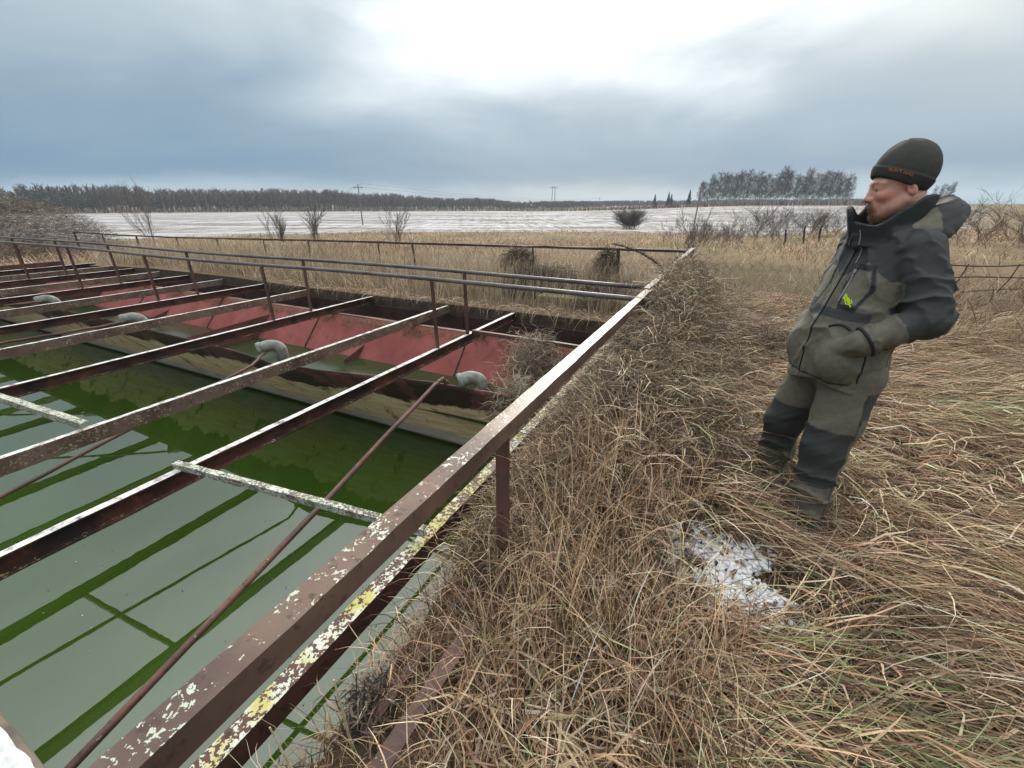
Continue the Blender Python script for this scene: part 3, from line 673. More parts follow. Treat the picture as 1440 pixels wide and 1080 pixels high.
# ---------------------------------------------------------------- vine clumps (things)
def clump(name, center, rad, n, L, label, cat, cols, wd=(.003, .006), down=True, grp=None):
    u = rng.normal(0, 1, (n, 3)); u /= np.linalg.norm(u, axis=1, keepdims=True); p = u * rng.random((n, 1)) ** .4 * np.array(rad)
    e = tag(empty(name, (center[0], center[1], center[2] - rad[2])), label, cat, grp)
    root = p + np.array([0, 0, rad[2]])
    o = blades('tangle', root, rng.uniform(0, 6.28, n), rng.uniform(.4, 1.8, n), rng.uniform(1.2, 3.3, n), rng.uniform(L[0], L[1], n), rng.uniform(wd[0], wd[1], n),
               pal(n, cols, [1] * len(cols)), K=7, wig=1.6, clamp=False, zamp=.4, taper=.25, mat='stalk'); o.parent = e
    return e
DARKV = [(.05, .04, .036), (.085, .068, .058), (.035, .028, .026), (.13, .105, .085)]
PALEV = [(.30, .24, .17), (.2, .155, .115), (.40, .34, .25), (.12, .09, .07)]
clump('dead_vine', SW(6.5, -.52, .52), (.22, .34, .38), 3600, (.1, .3), 'dark dead vine tangle gripping the edge railing near the corner', 'vine', DARKV)
clump('dead_vine', SW(4.75, -2.05, -.32), (.36, .3, .42), 2400, (.15, .5), 'pale dry vine hanging in front of the pink trough wall', 'vine', PALEV)
clump('dead_vine', SW(3.6, -1.75, -.28), (.2, .22, .26), 1000, (.15, .45), 'curly dry stems spilling over the trough edge beside the open elbow', 'vine', PALEV)
clump('dead_vine', SW(8.95, -2.3, .32), (.24, .16, .46), 2400, (.12, .35), 'dark vine wrapped round the railing post nearest the corner', 'vine', DARKV, (.005, .009))
clump('dead_vine', SW(8.95, -4.3, .28), (.42, .22, .46), 3000, (.12, .35), 'dark vine mass left of the second rear railing post', 'vine', DARKV, (.005, .009))
clump('dead_vine', SW(7.7, -3.2, .15), (.75, .4, .38), 3600, (.15, .4), 'broad dark vine heap behind the mossy ledge', 'vine', DARKV, (.005, .009))
clump('dead_weed', (2.55, 4.6, .14), (.75, .4, .18), 2600, (.12, .35), 'low dark brown weed tangle behind the standing man', 'weed', [(.06, .042, .034), (.10, .07, .055), (.15, .11, .08), (.045, .033, .03)], (.003, .006))
clump('dead_weed', (1.55, 7.3, .15), (.6, .4, .25), 1500, (.12, .4), 'small dark weed clump just beyond the railing corner', 'weed', DARKV, (.004, .008))
M['straw'] = simple('pale_straw', (.5, .42, .3), (.36, .28, .18), 20, .8, .1)
# little bare weed stems in front by the water
for k_, (s0_, w0_, lab) in enumerate([(.35, -.85, 'pale broken stalk standing at the water edge, left one'), (.52, -.86, 'pale broken stalk standing at the water edge, right one')]):
    e = tag(empty('dry_stalk', SW(s0_, w0_, -.1)), lab, 'stalk')
    mb = MB(); d = (-.03, .02) if k_ == 0 else (0.0, -.01)
    mb.tube([Vector((d[0] * t * 2, d[1] * t, .38 * t)) for t in np.linspace(0, 1, 8)], [.0055 - .003 * t for t in np.linspace(0, 1, 8)], 6); mb.build('stem', M['straw'], e)
for i, (s0_, w0_) in enumerate([(.28, -.9), (.62, -.88), (.05, -.92)]):
    clump('dead_weed', SW(s0_, w0_, -.06), (.09, .1, .1), 260, (.05, .16), ['dark shrivelled weed at the water edge by the two pale stalks', 'dark shrivelled weed on the bank above the rusty brace', 'dark shrivelled weed nearest the bottom of the picture'][i], 'weed', DARKV, (.003, .009))
# leaning dried spike by the corner
e = tag(empty('dry_spike', SW(6.9, -.7, .55)), 'dark dried seed spike leaning left over the railing corner', 'stalk')
mb = MB(); q0 = Vector((0, 0, 0)); q1 = Vector((-.95, .25, .5)); mb.tube([q0.lerp(q1, t) + Vector((0, 0, .1 * math.sin(t * 3.1))) for t in np.linspace(0, 1, 10)], [.012 - .007 * t for t in np.linspace(0, 1, 10)], 5); mb.build('stem', M['stake'], e)
n = 420; t = rng.random(n); root = np.stack([-.95 * t, .25 * t, .5 * t + .1 * np.sin(t * 3.1)], -1)
blades('seed_heads', root, rng.uniform(0, 6.28, n), rng.uniform(.3, 1.5, n), rng.uniform(1, 2.6, n), rng.uniform(.03, .08, n), rng.uniform(.006, .012, n), pal(n, DARKV, [1] * 4), K=4, clamp=False, mat='stalk', parent=e)

# ---------------------------------------------------------------- snow in the grass
def lumps(n, fx, fy, rmin, rmax):
    t_ = (1 + 5 ** .5) / 2
    iv = np.array([(-1, t_, 0), (1, t_, 0), (-1, -t_, 0), (1, -t_, 0), (0, -1, t_), (0, 1, t_), (0, -1, -t_), (0, 1, -t_), (t_, 0, -1), (t_, 0, 1), (-t_, 0, -1), (-t_, 0, 1)]) / 1.9
    itr = np.array([(0, 11, 5), (0, 5, 1), (0, 1, 7), (0, 7, 10), (0, 10, 11), (1, 5, 9), (5, 11, 4), (11, 10, 2), (10, 7, 6), (7, 1, 8), (3, 9, 4), (3, 4, 2), (3, 2, 6), (3, 6, 8), (3, 8, 9), (4, 9, 5), (2, 4, 11), (6, 2, 10), (8, 6, 7), (9, 8, 1)])
    r = rmin + (rmax - rmin) * rng.random(n) ** 2.5
    V = iv[None] * (r[:, None, None] * (1 + rng.normal(0, .22, (n, 12, 1)))) * np.array([1.25, 1.1, .55]) + np.stack([fx, fy, ground_z(fx, fy) + .012 + .035 * rng.random(n)], -1)[:, None]
    F = (np.arange(n)[:, None, None] * 12 + itr[None]).reshape(-1, 3); return V.reshape(-1, 3), F
fx = rng.uniform(.45, 1.55, 30000); fy = rng.uniform(.95, 2.0, 30000)
pat = fbm(fx / .14, fy / .14, 4) * 1.0 + .42 * snow_f(fx, fy) - .1
k = (pat > .55) & (snow_f(fx, fy) > .22 + .3 * rng.random(30000)); fx, fy = fx[k][:7000], fy[k][:7000]
ex, ey = polar(500, 1.2, 3.2, 28, 60); k = fbm(ex / .3, ey / .3, 3) > .56; fx = np.concatenate([fx, ex[k]]); fy = np.concatenate([fy, ey[k]])
V, F = lumps(len(fx), fx, fy, .004, .02)
gx_, gy_ = np.meshgrid(np.arange(.5, 1.55, .011), np.arange(1.0, 2.0, .011), indexing='ij')
pt = fbm(gx_ / .14, gy_ / .14, 4) + .42 * snow_f(gx_, gy_) - .1 + .16 * (fbm(gx_ / .055 + .7 * gy_ / .05 + 5, gy_ / .06 - .6 * gx_ / .05, 3) - .44)
gz_ = ground_z(gx_, gy_) + np.clip((pt - .635) * .32, -.05, .035); m1, m2 = gx_.shape; ii = np.arange(m1 * m2).reshape(m1, m2) + len(V)
qs = np.stack([ii[:-1, :-1], ii[1:, :-1], ii[1:, 1:], ii[:-1, 1:]], -1)[(pt[:-1, :-1] > .60)]
V = np.concatenate([V, np.stack([gx_, gy_, gz_], -1).reshape(-1, 3)]); F = [F, qs]
tag(mesh_np('snow_patch', V, F, M['snow'], smooth_sh=True), 'thin patch of melting snow in the grass', None, kind='stuff')

# ---------------------------------------------------------------- shrubs and trees
def branch_tree(h, stems, spread, depth, nb, r0, seed, droop=0.0, start=.15, foot=.03):
    rg = np.random.default_rng(seed); P0, P1, A, B = [], [], [], []; T_ = []; cur = [0]
    def grow(p, d, L, r, lev):
        k_ = 4; q_ = p; 
        for i in range(k_):
            d2 = d + rg.normal(0, .13, 3); d2[2] += .06 - droop * lev; d2 /= np.linalg.norm(d2)
            q2 = q_ + d2 * L / k_; ra = r * (1 - .6 * i / k_); rb = r * (1 - .6 * (i + 1) / k_)
            P0.append(q_); P1.append(q2); A.append(ra); B.append(rb); T_.append(cur[0])
            if lev < depth and (i + 1) / k_ > start:
                for _ in range(nb):
                    az_ = rg.uniform(0, 6.28); sp = spread * rg.uniform(.6, 1.2); s2 = np.array([math.cos(az_), math.sin(az_), 0.3 * rg.normal()])
                    nd = d2 * math.cos(sp) + s2 * math.sin(sp); grow(q2, nd / np.linalg.norm(nd), L * rg.uniform(.35, .62), rb * .6, lev + 1)
            q_, d = q2, d2
    for i in range(stems):
        cur[0] = i
        az_ = rg.uniform(0, 6.28); tl = rg.uniform(.02, .12 if stems == 1 else .55)
        grow(np.array([rg.normal(0, foot * stems ** .5), rg.normal(0, foot * stems ** .5), -.05]), np.array([math.sin(tl) * math.cos(az_), math.sin(tl) * math.sin(az_), math.cos(tl)]), h * rg.uniform(.75, 1), r0, 0)
    return np.array(P0), np.array(P1), np.array(A), np.array(B), np.array(T_)
def shrub(name, x, y, h, stems, label, cat, mat, seed, r0=.02, spread=.5, depth=2, nb=2, grp=None, wide=1.0, rmin=.004, foot=.03):
    P0, P1, A, B, T_ = branch_tree(h, stems, spread, depth, nb, r0, seed, foot=foot); sc = np.array([wide, wide, 1.0])
    e = tag(empty(name, (x, y, float(ground_z(x, y)))), label, cat, grp); A = np.maximum(A, rmin); B = np.maximum(B, rmin * .8)
    for i in range(stems):
        k = T_ == i; segs('stem', P0[k] * sc, P1[k] * sc, A[k], B[k], M[mat], e)
    return e
shrub('bare_sapling', -28.0, 35.0, 3.2, 4, 'tall bare sapling left, rising above the forest line', 'tree', 'twig', 1, .024, .3, 2, 2, rmin=.007)
shrub('bare_shrub', -15.3, 29.5, 1.6, 7, 'left one of two bare shrubs before the snowy field', 'shrub', 'twig', 2, .016, .35, 2, 2, rmin=.007, foot=.12)
shrub('bare_shrub', -13.0, 29.5, 1.75, 7, 'right one of two bare shrubs before the snowy field', 'shrub', 'twig', 3, .016, .35, 2, 2, rmin=.007, foot=.12)
shrub('bare_shrub', -4.95, 19.0, 1.3, 5, 'reddish bare shrub standing behind the rear railing', 'shrub', 'twig_red', 4, .012, .35, 2, 2, rmin=.004)
shrub('round_bush', 18.3, 71, 2.1, 34, 'round leafless bush alone at the edge of the snowy field', 'bush', 'twig', 5, .035, .6, 2, 3, wide=1.7, rmin=.009, foot=.05)
shrub('bare_shrub', 4.6, 11.5, 1.0, 3, 'small bare shrub in the meadow right of the railing corner', 'shrub', 'twig', 6, .012, .5, 2, 2, rmin=.004)
rb = [(21, 37, 2.2, 'leafless bush with pale upright twigs, in front of the grove', 'twig'), (27, 40, 1.7, 'low brown bush right of the upright pale-twigged bush', 'twig_red'), (14, 30, 1.2, 'low brown bush between round bush and dark stakes', 'twig'),
      (30, 33, 1.8, 'brown bush hidden partly behind the man\'s collar', 'twig'), (26, 20.5, 1.6, 'reddish brown bush at the right edge behind the man\'s shoulder', 'twig_red'), (30, 23, 1.9, 'brown thicket at the right frame edge', 'twig'), (22, 18, 1.1, 'low bush beside the green patch behind the man', 'twig_red')]
for i, (x, y, h, lab, mt) in enumerate(rb): shrub('bush', x, y, h, 34, lab, 'bush', mt, 20 + i, .013, .45, 2, 2, wide=1.5, rmin=.0055, foot=.16)
shrub('bare_tree', 62, 50, 7.0, 3, 'wide bare reddish tree at the right frame edge', 'tree', 'twig_red', 40, .12, .55, 3, 2, rmin=.035)
shrub('bare_tree', 72, 50, 6.0, 3, 'second bare tree partly cut by the right frame edge', 'tree', 'twig', 41, .12, .55, 3, 2, rmin=.035)
# big vine-covered thicket at the left
e = tag(empty('thicket', (-24.5, 20.5, float(ground_z(-24.5, 20.5)))), 'big grey-brown mound of dead vines at the left edge', 'thicket')
n = 30000; u = rng.normal(0, 1, (n, 3)); u[:, 2] = np.abs(u[:, 2]); u /= np.linalg.norm(u, axis=1, keepdims=True)
rad_ = (rng.random((n, 1)) ** .25) * (.85 + .35 * fbm(u[:, 0] * 3 + 5, u[:, 1] * 3 + u[:, 2] * 2, 3))[:, None]; root = u * rad_ * np.array([5.6, 4.2, 3.0])
o = blades('tangle', root, rng.uniform(0, 6.28, n), rng.uniform(.3, 1.8, n), rng.uniform(1.2, 3, n), rng.uniform(.25, .8, n), rng.uniform(.007, .016, n), pal(n, [(.15, .12, .10), (.21, .17, .14), (.10, .08, .07), (.28, .235, .19)], [1, 1, 1, .6]), K=5, wig=1.4, clamp=False, zamp=.3, taper=.3, mat='stalk'); o.parent = e

# birch grove
variants = []
for vi in range(5):
    P0, P1, A, B = [], [], [], []; rg = np.random.default_rng(60 + vi); H = rg.uniform(17, 21)
    lean = rg.normal(0, .02, 2); tr = [np.array([lean[0] * z_, lean[1] * z_, z_]) for z_ in np.linspace(0, H * .93, 8)]
    T0, T1 = np.array(tr[:-1]), np.array(tr[1:]); ta = np.linspace(.24, .06, 8)
    for i in range(120):
        z_ = H * (.2 + .75 * rg.random() ** .9); a_ = rg.uniform(0, 6.28); el = rg.uniform(.2, 1.15); L_ = rg.uniform(1.6, 4.4) * (1.15 - .5 * z_ / H)
        b0 = np.array([lean[0] * z_, lean[1] * z_, z_]); d_ = np.array([math.cos(a_) * math.cos(el), math.sin(a_) * math.cos(el), math.sin(el)]); b1 = b0 + d_ * L_
        P0.append(b0); P1.append(b1); A.append(.055); B.append(.035)
        for j in range(7):
            c0 = b0 + (b1 - b0) * rg.uniform(.3, 1); dd = d_ + rg.normal(0, .6, 3); dd[2] += .1; c1 = c0 + dd / np.linalg.norm(dd) * rg.uniform(.6, 1.5)
            P0.append(c0); P1.append(c1); A.append(.036); B.append(.022)
    variants.append((T0, T1, ta, np.array(P0), np.array(P1), np.array(A), np.array(B)))
proto = []
for vi, (T0, T1, ta, P0, P1, A, B) in enumerate(variants):
    e = empty('birch_tree'); segs('trunk', T0, T1, ta[:-1], ta[1:], M['birch_bark'], e); segs('crown', P0, P1, A, B, M['birch_twig'], e); proto.append(e)
first = [True] * 5; NB = 74
for i in range(NB):
    f_ = (i + rng.uniform(-.3, .3)) / NB; px_ = 983 + 245 * f_ if i < 64 else rng.uniform(1195, 1340); dpt = 255 + rng.uniform(0, 42) + (60 if i >= 64 else 0)
    dx_ = (px_ - 720) / 600; t_ = dpt; x, y = dx_ * t_, 1.0845 * t_; vi = i % 5; src = proto[vi]
    sc = rng.uniform(.8, 1.06) * (.78 if i >= 64 else 1) * (.72 if f_ < .04 else 1) * (.85 if .85 < f_ and i < 64 else 1)
    if first[vi]: o = src; first[vi] = False
    else:
        o = src.copy(); COL.objects.link(o)
        for ch in src.children: c_ = ch.copy(); COL.objects.link(c_); c_.parent = o
    o.location = (x, y, float(ground_z(x, y)) - .2); o.rotation_euler = (0, 0, rng.uniform(0, 6.28)); o.scale = (sc,) * 3
    tag(o, 'tall bare pale-trunked tree in the grove beyond the field, left of the man', 'tree', 'trees of the bare grove')
# conifers left of the grove
def conifer(x, y, H, label, seed):
    rg = np.random.default_rng(seed); e = tag(empty('conifer', (x, y, float(ground_z(x, y)) - .2)), label, 'tree', 'dark conifers left of the grove')
    segs('trunk', [[0, 0, 0]], [[0, 0, H * .95]], [.2], [.05], M['stake'], e); n = 420; z_ = H * (.08 + .92 * rg.random(n)); rr_ = (H - z_) * .24 * rg.uniform(.5, 1.1, n) + .15; a_ = rg.uniform(0, 6.28, n)
    p0 = np.stack([0 * z_, 0 * z_, z_ + .2 * rr_], -1); p1 = np.stack([np.cos(a_) * rr_, np.sin(a_) * rr_, z_ - .25 * rr_], -1)
    segs('crown', p0, p1, np.full(n, .22), np.full(n, .1), M['conifer'], e)
for px_, dpt, H, lab in ((920, 300, 9, 'smallest dark conifer, leftmost before the grove'), (939, 290, 10, 'wide dark conifer, second from the left before the grove'), (943, 300, 9, 'dark conifer touching the wide one before the grove'), (968, 280, 10.5, 'dark conifer beside the left end of the grove')):
    conifer((px_ - 720) / 600 * dpt, 1.0845 * dpt, H, lab, px_)

# far forest, reads as one mass
nt = 3400; az = np.radians(rng.uniform(-62, 44, nt)); azd = np.degrees(az); r = 385 + 70 * rng.random(nt) + 90 * smooth(-30, 5, azd) + 160 * smooth(5, 15, azd)
x, y = r * np.sin(az), r * np.cos(az); gz = ground_z(x, y)
hh = (13 + 6 * fbm(azd / 3, azd * 0 + 2, 3)) * rng.uniform(.75, 1.1, nt) * (1 - .38 * smooth(-22, -6, azd)) * (1 - .35 * smooth(-6, 6, azd)) * (1 - .2 * smooth(8, 20, azd)) * .84
con = rng.random(nt) < (.12 + .6 * smooth(.5, .62, fbm(azd / 5 + 11, azd * 0, 3)))
P0, P1, A, B, Cc = [], [], [], [], []
base = np.stack([x, y, gz], -1); top = base + np.stack([0 * x, 0 * x, hh], -1)
P0.append(base); P1.append(top); A.append(np.full(nt, .30)); B.append(np.full(nt, .12)); Cc.append(np.where(con[:, None], [[.05, .045, .04]], pal(nt, [(.17, .155, .145), (.10, .085, .078)], [1, 1])))
for k_ in range(26):
    zf = .25 + .72 * rng.random(nt); a_ = rng.uniform(0, 6.28, nt); wdt = np.where(con, (1.02 - zf) * 3.4, 2.4 * np.sin(np.clip(zf, .2, 1) * 2.9) + .5)
    p0 = base + np.stack([0 * x, 0 * x, hh * zf], -1); p1 = p0 + np.stack([np.cos(a_) * wdt, np.sin(a_) * wdt, np.where(con, -.8, 2.2)], -1)
    P0.append(p0); P1.append(p1); A.append(np.where(con, .45, .17)); B.append(np.where(con, .2, .12))
    Cc.append(np.where(con[:, None], pal(nt, [(.025, .042, .03), (.035, .055, .035)], [1, 1]), pal(nt, [(.070, .053, .045), (.092, .070, .060), (.055, .044, .040)], [1, 1, 1])))
tag(segs('forest', np.concatenate(P0), np.concatenate(P1), np.concatenate(A), np.concatenate(B), M['stalk'], cols=np.concatenate(Cc)), 'far mixed forest along the horizon behind the snowy field', None, kind='stuff')
# scrub belt in front of the forest and along the field edge
nt = 9000; az = np.radians(rng.uniform(-60, 44, nt)); azd = np.degrees(az); r = np.where(rng.random(nt) < .75, rng.uniform(300, 385, nt) - 70 * smooth(0, 25, azd), rng.uniform(85, 200, nt))
kk = (r > 250) | (azd < -43); az, r, azd = az[kk], r[kk], azd[kk]; n = len(r); x, y = r * np.sin(az), r * np.cos(az); kk = (field_mask(x, y) < .3); x, y, r = x[kk], y[kk], r[kk]; n = len(x)
root = np.stack([x, y, ground_z(x, y)], -1)
tag(blades('scrub', root, rng.uniform(0, 6.28, n), rng.uniform(0, .5, n), rng.uniform(.3, 1.1, n), rng.uniform(1.2, 3.2, n), r * .0022 * rng.uniform(.5, 1.2, n), pal(n, [(.15, .115, .09), (.12, .09, .075), (.20, .15, .11)], [1, 1, 1]), K=3, clamp=False, mat='stalk'), 'brown scrub along the far field edge', None, kind='stuff')

# flecks floating on the water
n = 420; s_ = rng.uniform(-1.5, 3.6, n); w_ = -1.0 - 6 * rng.random(n) ** 1.6; P = np.stack([UX * s_ + UY * w_, UY * s_ - UX * w_, np.full(n, ZW + .004)], -1); r_ = rng.uniform(.003, .011, n); an = rng.uniform(0, 6.28, n)
vv = np.stack([P + np.stack([np.cos(an + q_) * r_ * k_, np.sin(an + q_) * r_ * k_, rng.uniform(0, .002, n)], -1) for q_, k_ in ((0, 1), (1.5, .5), (3.1, 1.1), (4.6, .45))], 1).reshape(-1, 3)
tag(mesh_np('floating_flecks', vv, np.arange(4 * n).reshape(n, 4), M['stalk'], cols=np.repeat(pal(n, [(.10, .09, .04), (.30, .26, .16), (.05, .05, .03)], [2, 1, 2]), 4, 0)), 'small bits of dead leaf floating on the water', None, kind='stuff')
# ---------------------------------------------------------------- poles, wires, stakes, wire panel
def pole(x, y, H, label, lean=0, arms=True, r=.13):
    g = float(ground_z(x, y)); e = tag(empty('utility_pole', (x, y, g)), label, 'pole'); mb = MB(); mb.tube([(lean * t * H, 0, -.3 + t * (H + .3)) for t in (0, .5, 1)], [r, r * .9, r * .75], 8); mb.build('shaft', M['wood_grey'], e)
    if arms:
        mb = MB(); mb.box((lean * H - .9, -.05, H - .55), (1.8, 0, 0), (0, .1, 0), (0, 0, .1)); mb.build('crossarm', M['wood_grey'], e)
        for q_ in (-.8, 0, .8):
            mb = MB(); mb.tube([(lean * H + q_, 0, H - .45 + (.45 if q_ == 0 else 0)), (lean * H + q_, 0, H - .2 + (.45 if q_ == 0 else 0))], .05, 6); mb.build('insulator', M['handrail'], e)
    return Vector((x, y, g + H))
tA = pole(-30.8, 94, 7.5, 'wooden utility pole with crossarm in the snowy field', .0)
tB = pole(-120, 285, 9, 'far utility pole left of the crossarm pole', 0)
tC = pole(62, 330, 8, 'far utility pole before the horizon, right of the middle', 0)
pole(38.0, 95, 8.0, 'grey leaning utility pole in front of the dark conifers', .045, arms=False, r=.17)
for a_, b_, lab in ((tB, tA, 'left span'), (tA, tC, 'right span')):
    for q_, nm in ((-.8, 'lower'), (.8, 'upper')):
        mb = MB(); mb.tube([a_.lerp(b_, t) + Vector((q_, 0, -.25 + (.5 if q_ > 0 else 0) - 2.2 * 4 * t * (1 - t))) for t in np.linspace(0, 1, 24)], [.02 + .0001 * 0 for _ in range(24)], 4)
        tag(mb.build('power_line', M['wire']), f'thin power line, {nm} wire of the {lab} from the crossarm pole', 'wire', 'power lines')
g = float(ground_z(54, 640)); e = tag(empty('pylon', (57, 640, g)), 'tiny distant portal pylon on the horizon near the middle', 'pylon')
for sx in (-2.2, 2.2): mb = MB(); mb.tube([(sx, 0, 0), (sx * .75, 0, 26)], [.5, .35], 5); mb.build('leg', M['handrail'], e)
mb = MB(); mb.tube([(-5.5, 0, 24), (5.5, 0, 24)], .35, 5); mb.build('crossarm', M['handrail'], e)
for i, (x, y, h, lab) in enumerate(((20.0, 33.0, 1.15, 'left one of three dark stakes in the meadow'), (20.6, 31.8, 1.3, 'middle one of three dark stakes in the meadow'), (21.6, 31.6, 1.25, 'right one of three dark stakes in the meadow'))):
    mb = MB(); g = float(ground_z(x, y)); mb.tube([(x + .08 * math.sin(4 * t + i), y, g - .2 + t * (h + .2)) for t in np.linspace(0, 1, 7)], [.075 - .02 * t for t in np.linspace(0, 1, 7)], 6)
    tag(mb.build('fence_stake', M['stake'], sm=True), lab, 'stake', 'dark stakes in the meadow')
e = tag(empty('wire_panel', (9.2, 8.2, 0)), 'rusty wire grid panel standing in dry grass behind the man', 'fence')
for z_ in (.08, .33, .56):
    mb = MB(); mb.tube([(t, .12 * math.sin(t) + .1 * (.56 - z_), z_ + .02 * math.sin(2.3 * t + z_ * 9)) for t in np.linspace(-1.1, 2.2, 14)], .012, 5); mb.build('horizontal_wire', M['wire'], e)
for x_ in (-.75, .2, 1.15, 2.05):
    mb = MB(); mb.tube([(x_ - .13, .06, -.08), (x_, 0, .3), (x_ + .07, 0, .58)], .011, 5); mb.build('vertical_wire', M['wire'], e)
# ---------------------------------------------------------------- person
def surface_nets(f, lo, hi, h):
    ax = [np.arange(lo[i], hi[i] + h, h) for i in range(3)]
    X, Y, Z = np.meshgrid(*ax, indexing='ij'); val = f(X, Y, Z)
    nx, ny, nz = val.shape; ins = val < 0
    cs_ = np.zeros((nx - 1, ny - 1, nz - 1, 3)); cn = np.zeros((nx - 1, ny - 1, nz - 1)); quads = []
    lin = lambda i, j, k: (i * (ny - 1) + j) * (nz - 1) + k
    cs2 = cs_.reshape(-1, 3); cn2 = cn.reshape(-1)
    for a in range(3):
        sl0 = [slice(None)] * 3; sl1 = [slice(None)] * 3; sl0[a] = slice(0, -1); sl1[a] = slice(1, None)
        v0, v1 = val[tuple(sl0)], val[tuple(sl1)]; m = (ins[tuple(sl0)] != ins[tuple(sl1)])
        I = np.argwhere(m); t = v0[m] / (v0[m] - v1[m]); p = I.astype(float); p[:, a] += t
        b, c = (a + 1) % 3, (a + 2) % 3; cells = []
        okk = (I[:, b] > 0) & (I[:, c] > 0) & (I[:, b] < val.shape[b] - 1) & (I[:, c] < val.shape[c] - 1)
        I, p = I[okk], p[okk]; flip = ins[tuple(sl0)][m][okk]
        for db, dc in ((-1, -1), (0, -1), (0, 0), (-1, 0)):
            J = I.copy(); J[:, b] += db; J[:, c] += dc; id_ = lin(J[:, 0], J[:, 1], J[:, 2]); cells.append(id_)
            np.add.at(cs2, id_, p); np.add.at(cn2, id_, 1)
        qd = np.stack(cells, -1); qd[~flip] = qd[~flip][:, ::-1]; quads.append(qd)
    Q = np.concatenate(quads); used = np.unique(Q); remap = np.zeros(len(cn2), np.int64); remap[used] = np.arange(len(used))
    V = cs2[used] / cn2[used][:, None] * h + np.array(lo); return V, remap[Q]
def smin(a, b, k): 
    h_ = np.clip(.5 + .5 * (b - a) / k, 0, 1); return b * (1 - h_) + a * h_ - k * h_ * (1 - h_)
def smax(a, b, k): return -smin(-a, -b, k)
def ell(X, Y, Z, c, r): 
    q_ = np.sqrt(((X - c[0]) / r[0]) ** 2 + ((Y - c[1]) / r[1]) ** 2 + ((Z - c[2]) / r[2]) ** 2); return (q_ - 1) * min(r)
def caps(X, Y, Z, a, b, ra, rb_, ret_t=False):
    a = np.array(a, float); b = np.array(b, float); d = b - a; t = np.clip(((X - a[0]) * d[0] + (Y - a[1]) * d[1] + (Z - a[2]) * d[2]) / d.dot(d), 0, 1)
    D = np.sqrt((X - a[0] - t * d[0]) ** 2 + (Y - a[1] - t * d[1]) ** 2 + (Z - a[2] - t * d[2]) ** 2) - (ra + (rb_ - ra) * t)
    return (D, t) if ret_t else D
def n3(X, Y, Z): return fbm(X + .7 * Z, Y - .6 * Z + .3 * X, 3) - .44

person = tag(empty('person', (1.62, 2.0, 0), math.pi), 'person in dark olive winter jacket, trousers and beanie, hands in pockets, looking left', 'person')
PH = empty('head_frame')                                   # removed below: only used to build a matrix
HM = Matrix.Translation((-.03, 0, 1.68)) @ Matrix.Rotation(R(-24), 4, 'Z') @ Matrix.Rotation(R(13), 4, 'Y')
bpy.data.objects.remove(PH)
def xf(V, Mx): 
    Mx = np.array(Mx); return V @ Mx[:3, :3].T + Mx[:3, 3]

# --- materials
def fabric(name, rough=.75, wr=.75):
    m = Mat(name, rough, .25); c = m.attr('col'); w1 = m.noise(420, 2, .5); w2 = m.noise(38, 4, .6)
    m.col(m.mix(m.math('MULTIPLY', m.step(w2, .35, .7), .28), c, (.035, .035, .032))); rn = m.n('ShaderNodeTexNoise', noise_type='RIDGED_MULTIFRACTAL'); m.L(m.co, rn.inputs['Vector']); rn.inputs['Scale'].default_value = 5.5; rn.inputs['Detail'].default_value = 3; rn.inputs['Roughness'].default_value = .45; rn.inputs['Distortion'].default_value = .5
    m.bump(m.math('ADD', m.math('ADD', m.math('MULTIPLY', w1, .05), m.math('MULTIPLY', w2, .25)), m.math('MULTIPLY', rn.outputs[0], .7)), wr, .016); return m.m
M['fabric'] = fabric('jacket_fabric', .72)
M['fleece'] = fabric('beanie_fleece', .95, .25)
sk_ = Mat('skin', .5, .35); cc = sk_.attr('col'); nn = sk_.noise(55, 4, .6); sk_.col(sk_.mix(sk_.math('MULTIPLY', sk_.step(nn, .4, .7), .25), cc, (.42, .17, .125)))
sk_.b.inputs['Subsurface Weight'].default_value = .12; sk_.b.inputs['Subsurface Radius'].default_value = (.01, .004, .002); sk_.bump(sk_.noise(260, 3), .12, .002)
M['skin'] = sk_.m
M['black'] = simple('black_trim', (.018, .02, .022), (.012, .013, .015), 40, .55, .1)
M['zip'] = simple('zip_metal', (.30, .31, .30), (.2, .2, .2), 60, .35, .1, .5)
M['lime'] = simple('lime_print', (.50, .66, .03), (.45, .6, .03), 30, .6, 0)
M['orange'] = simple('orange_embroidery', (.55, .20, .045), (.42, .14, .03), 80, .8, .1)
M['eye'] = simple('eye', (.16, .14, .13), (.13, .11, .10), 30, .3, 0, .4)  # eyeball darker than life, shadow of lids and brow put into its colour
M['boot'] = simple('boot_rubber', (.035, .038, .032), (.02, .022, .02), 25, .55, .2)

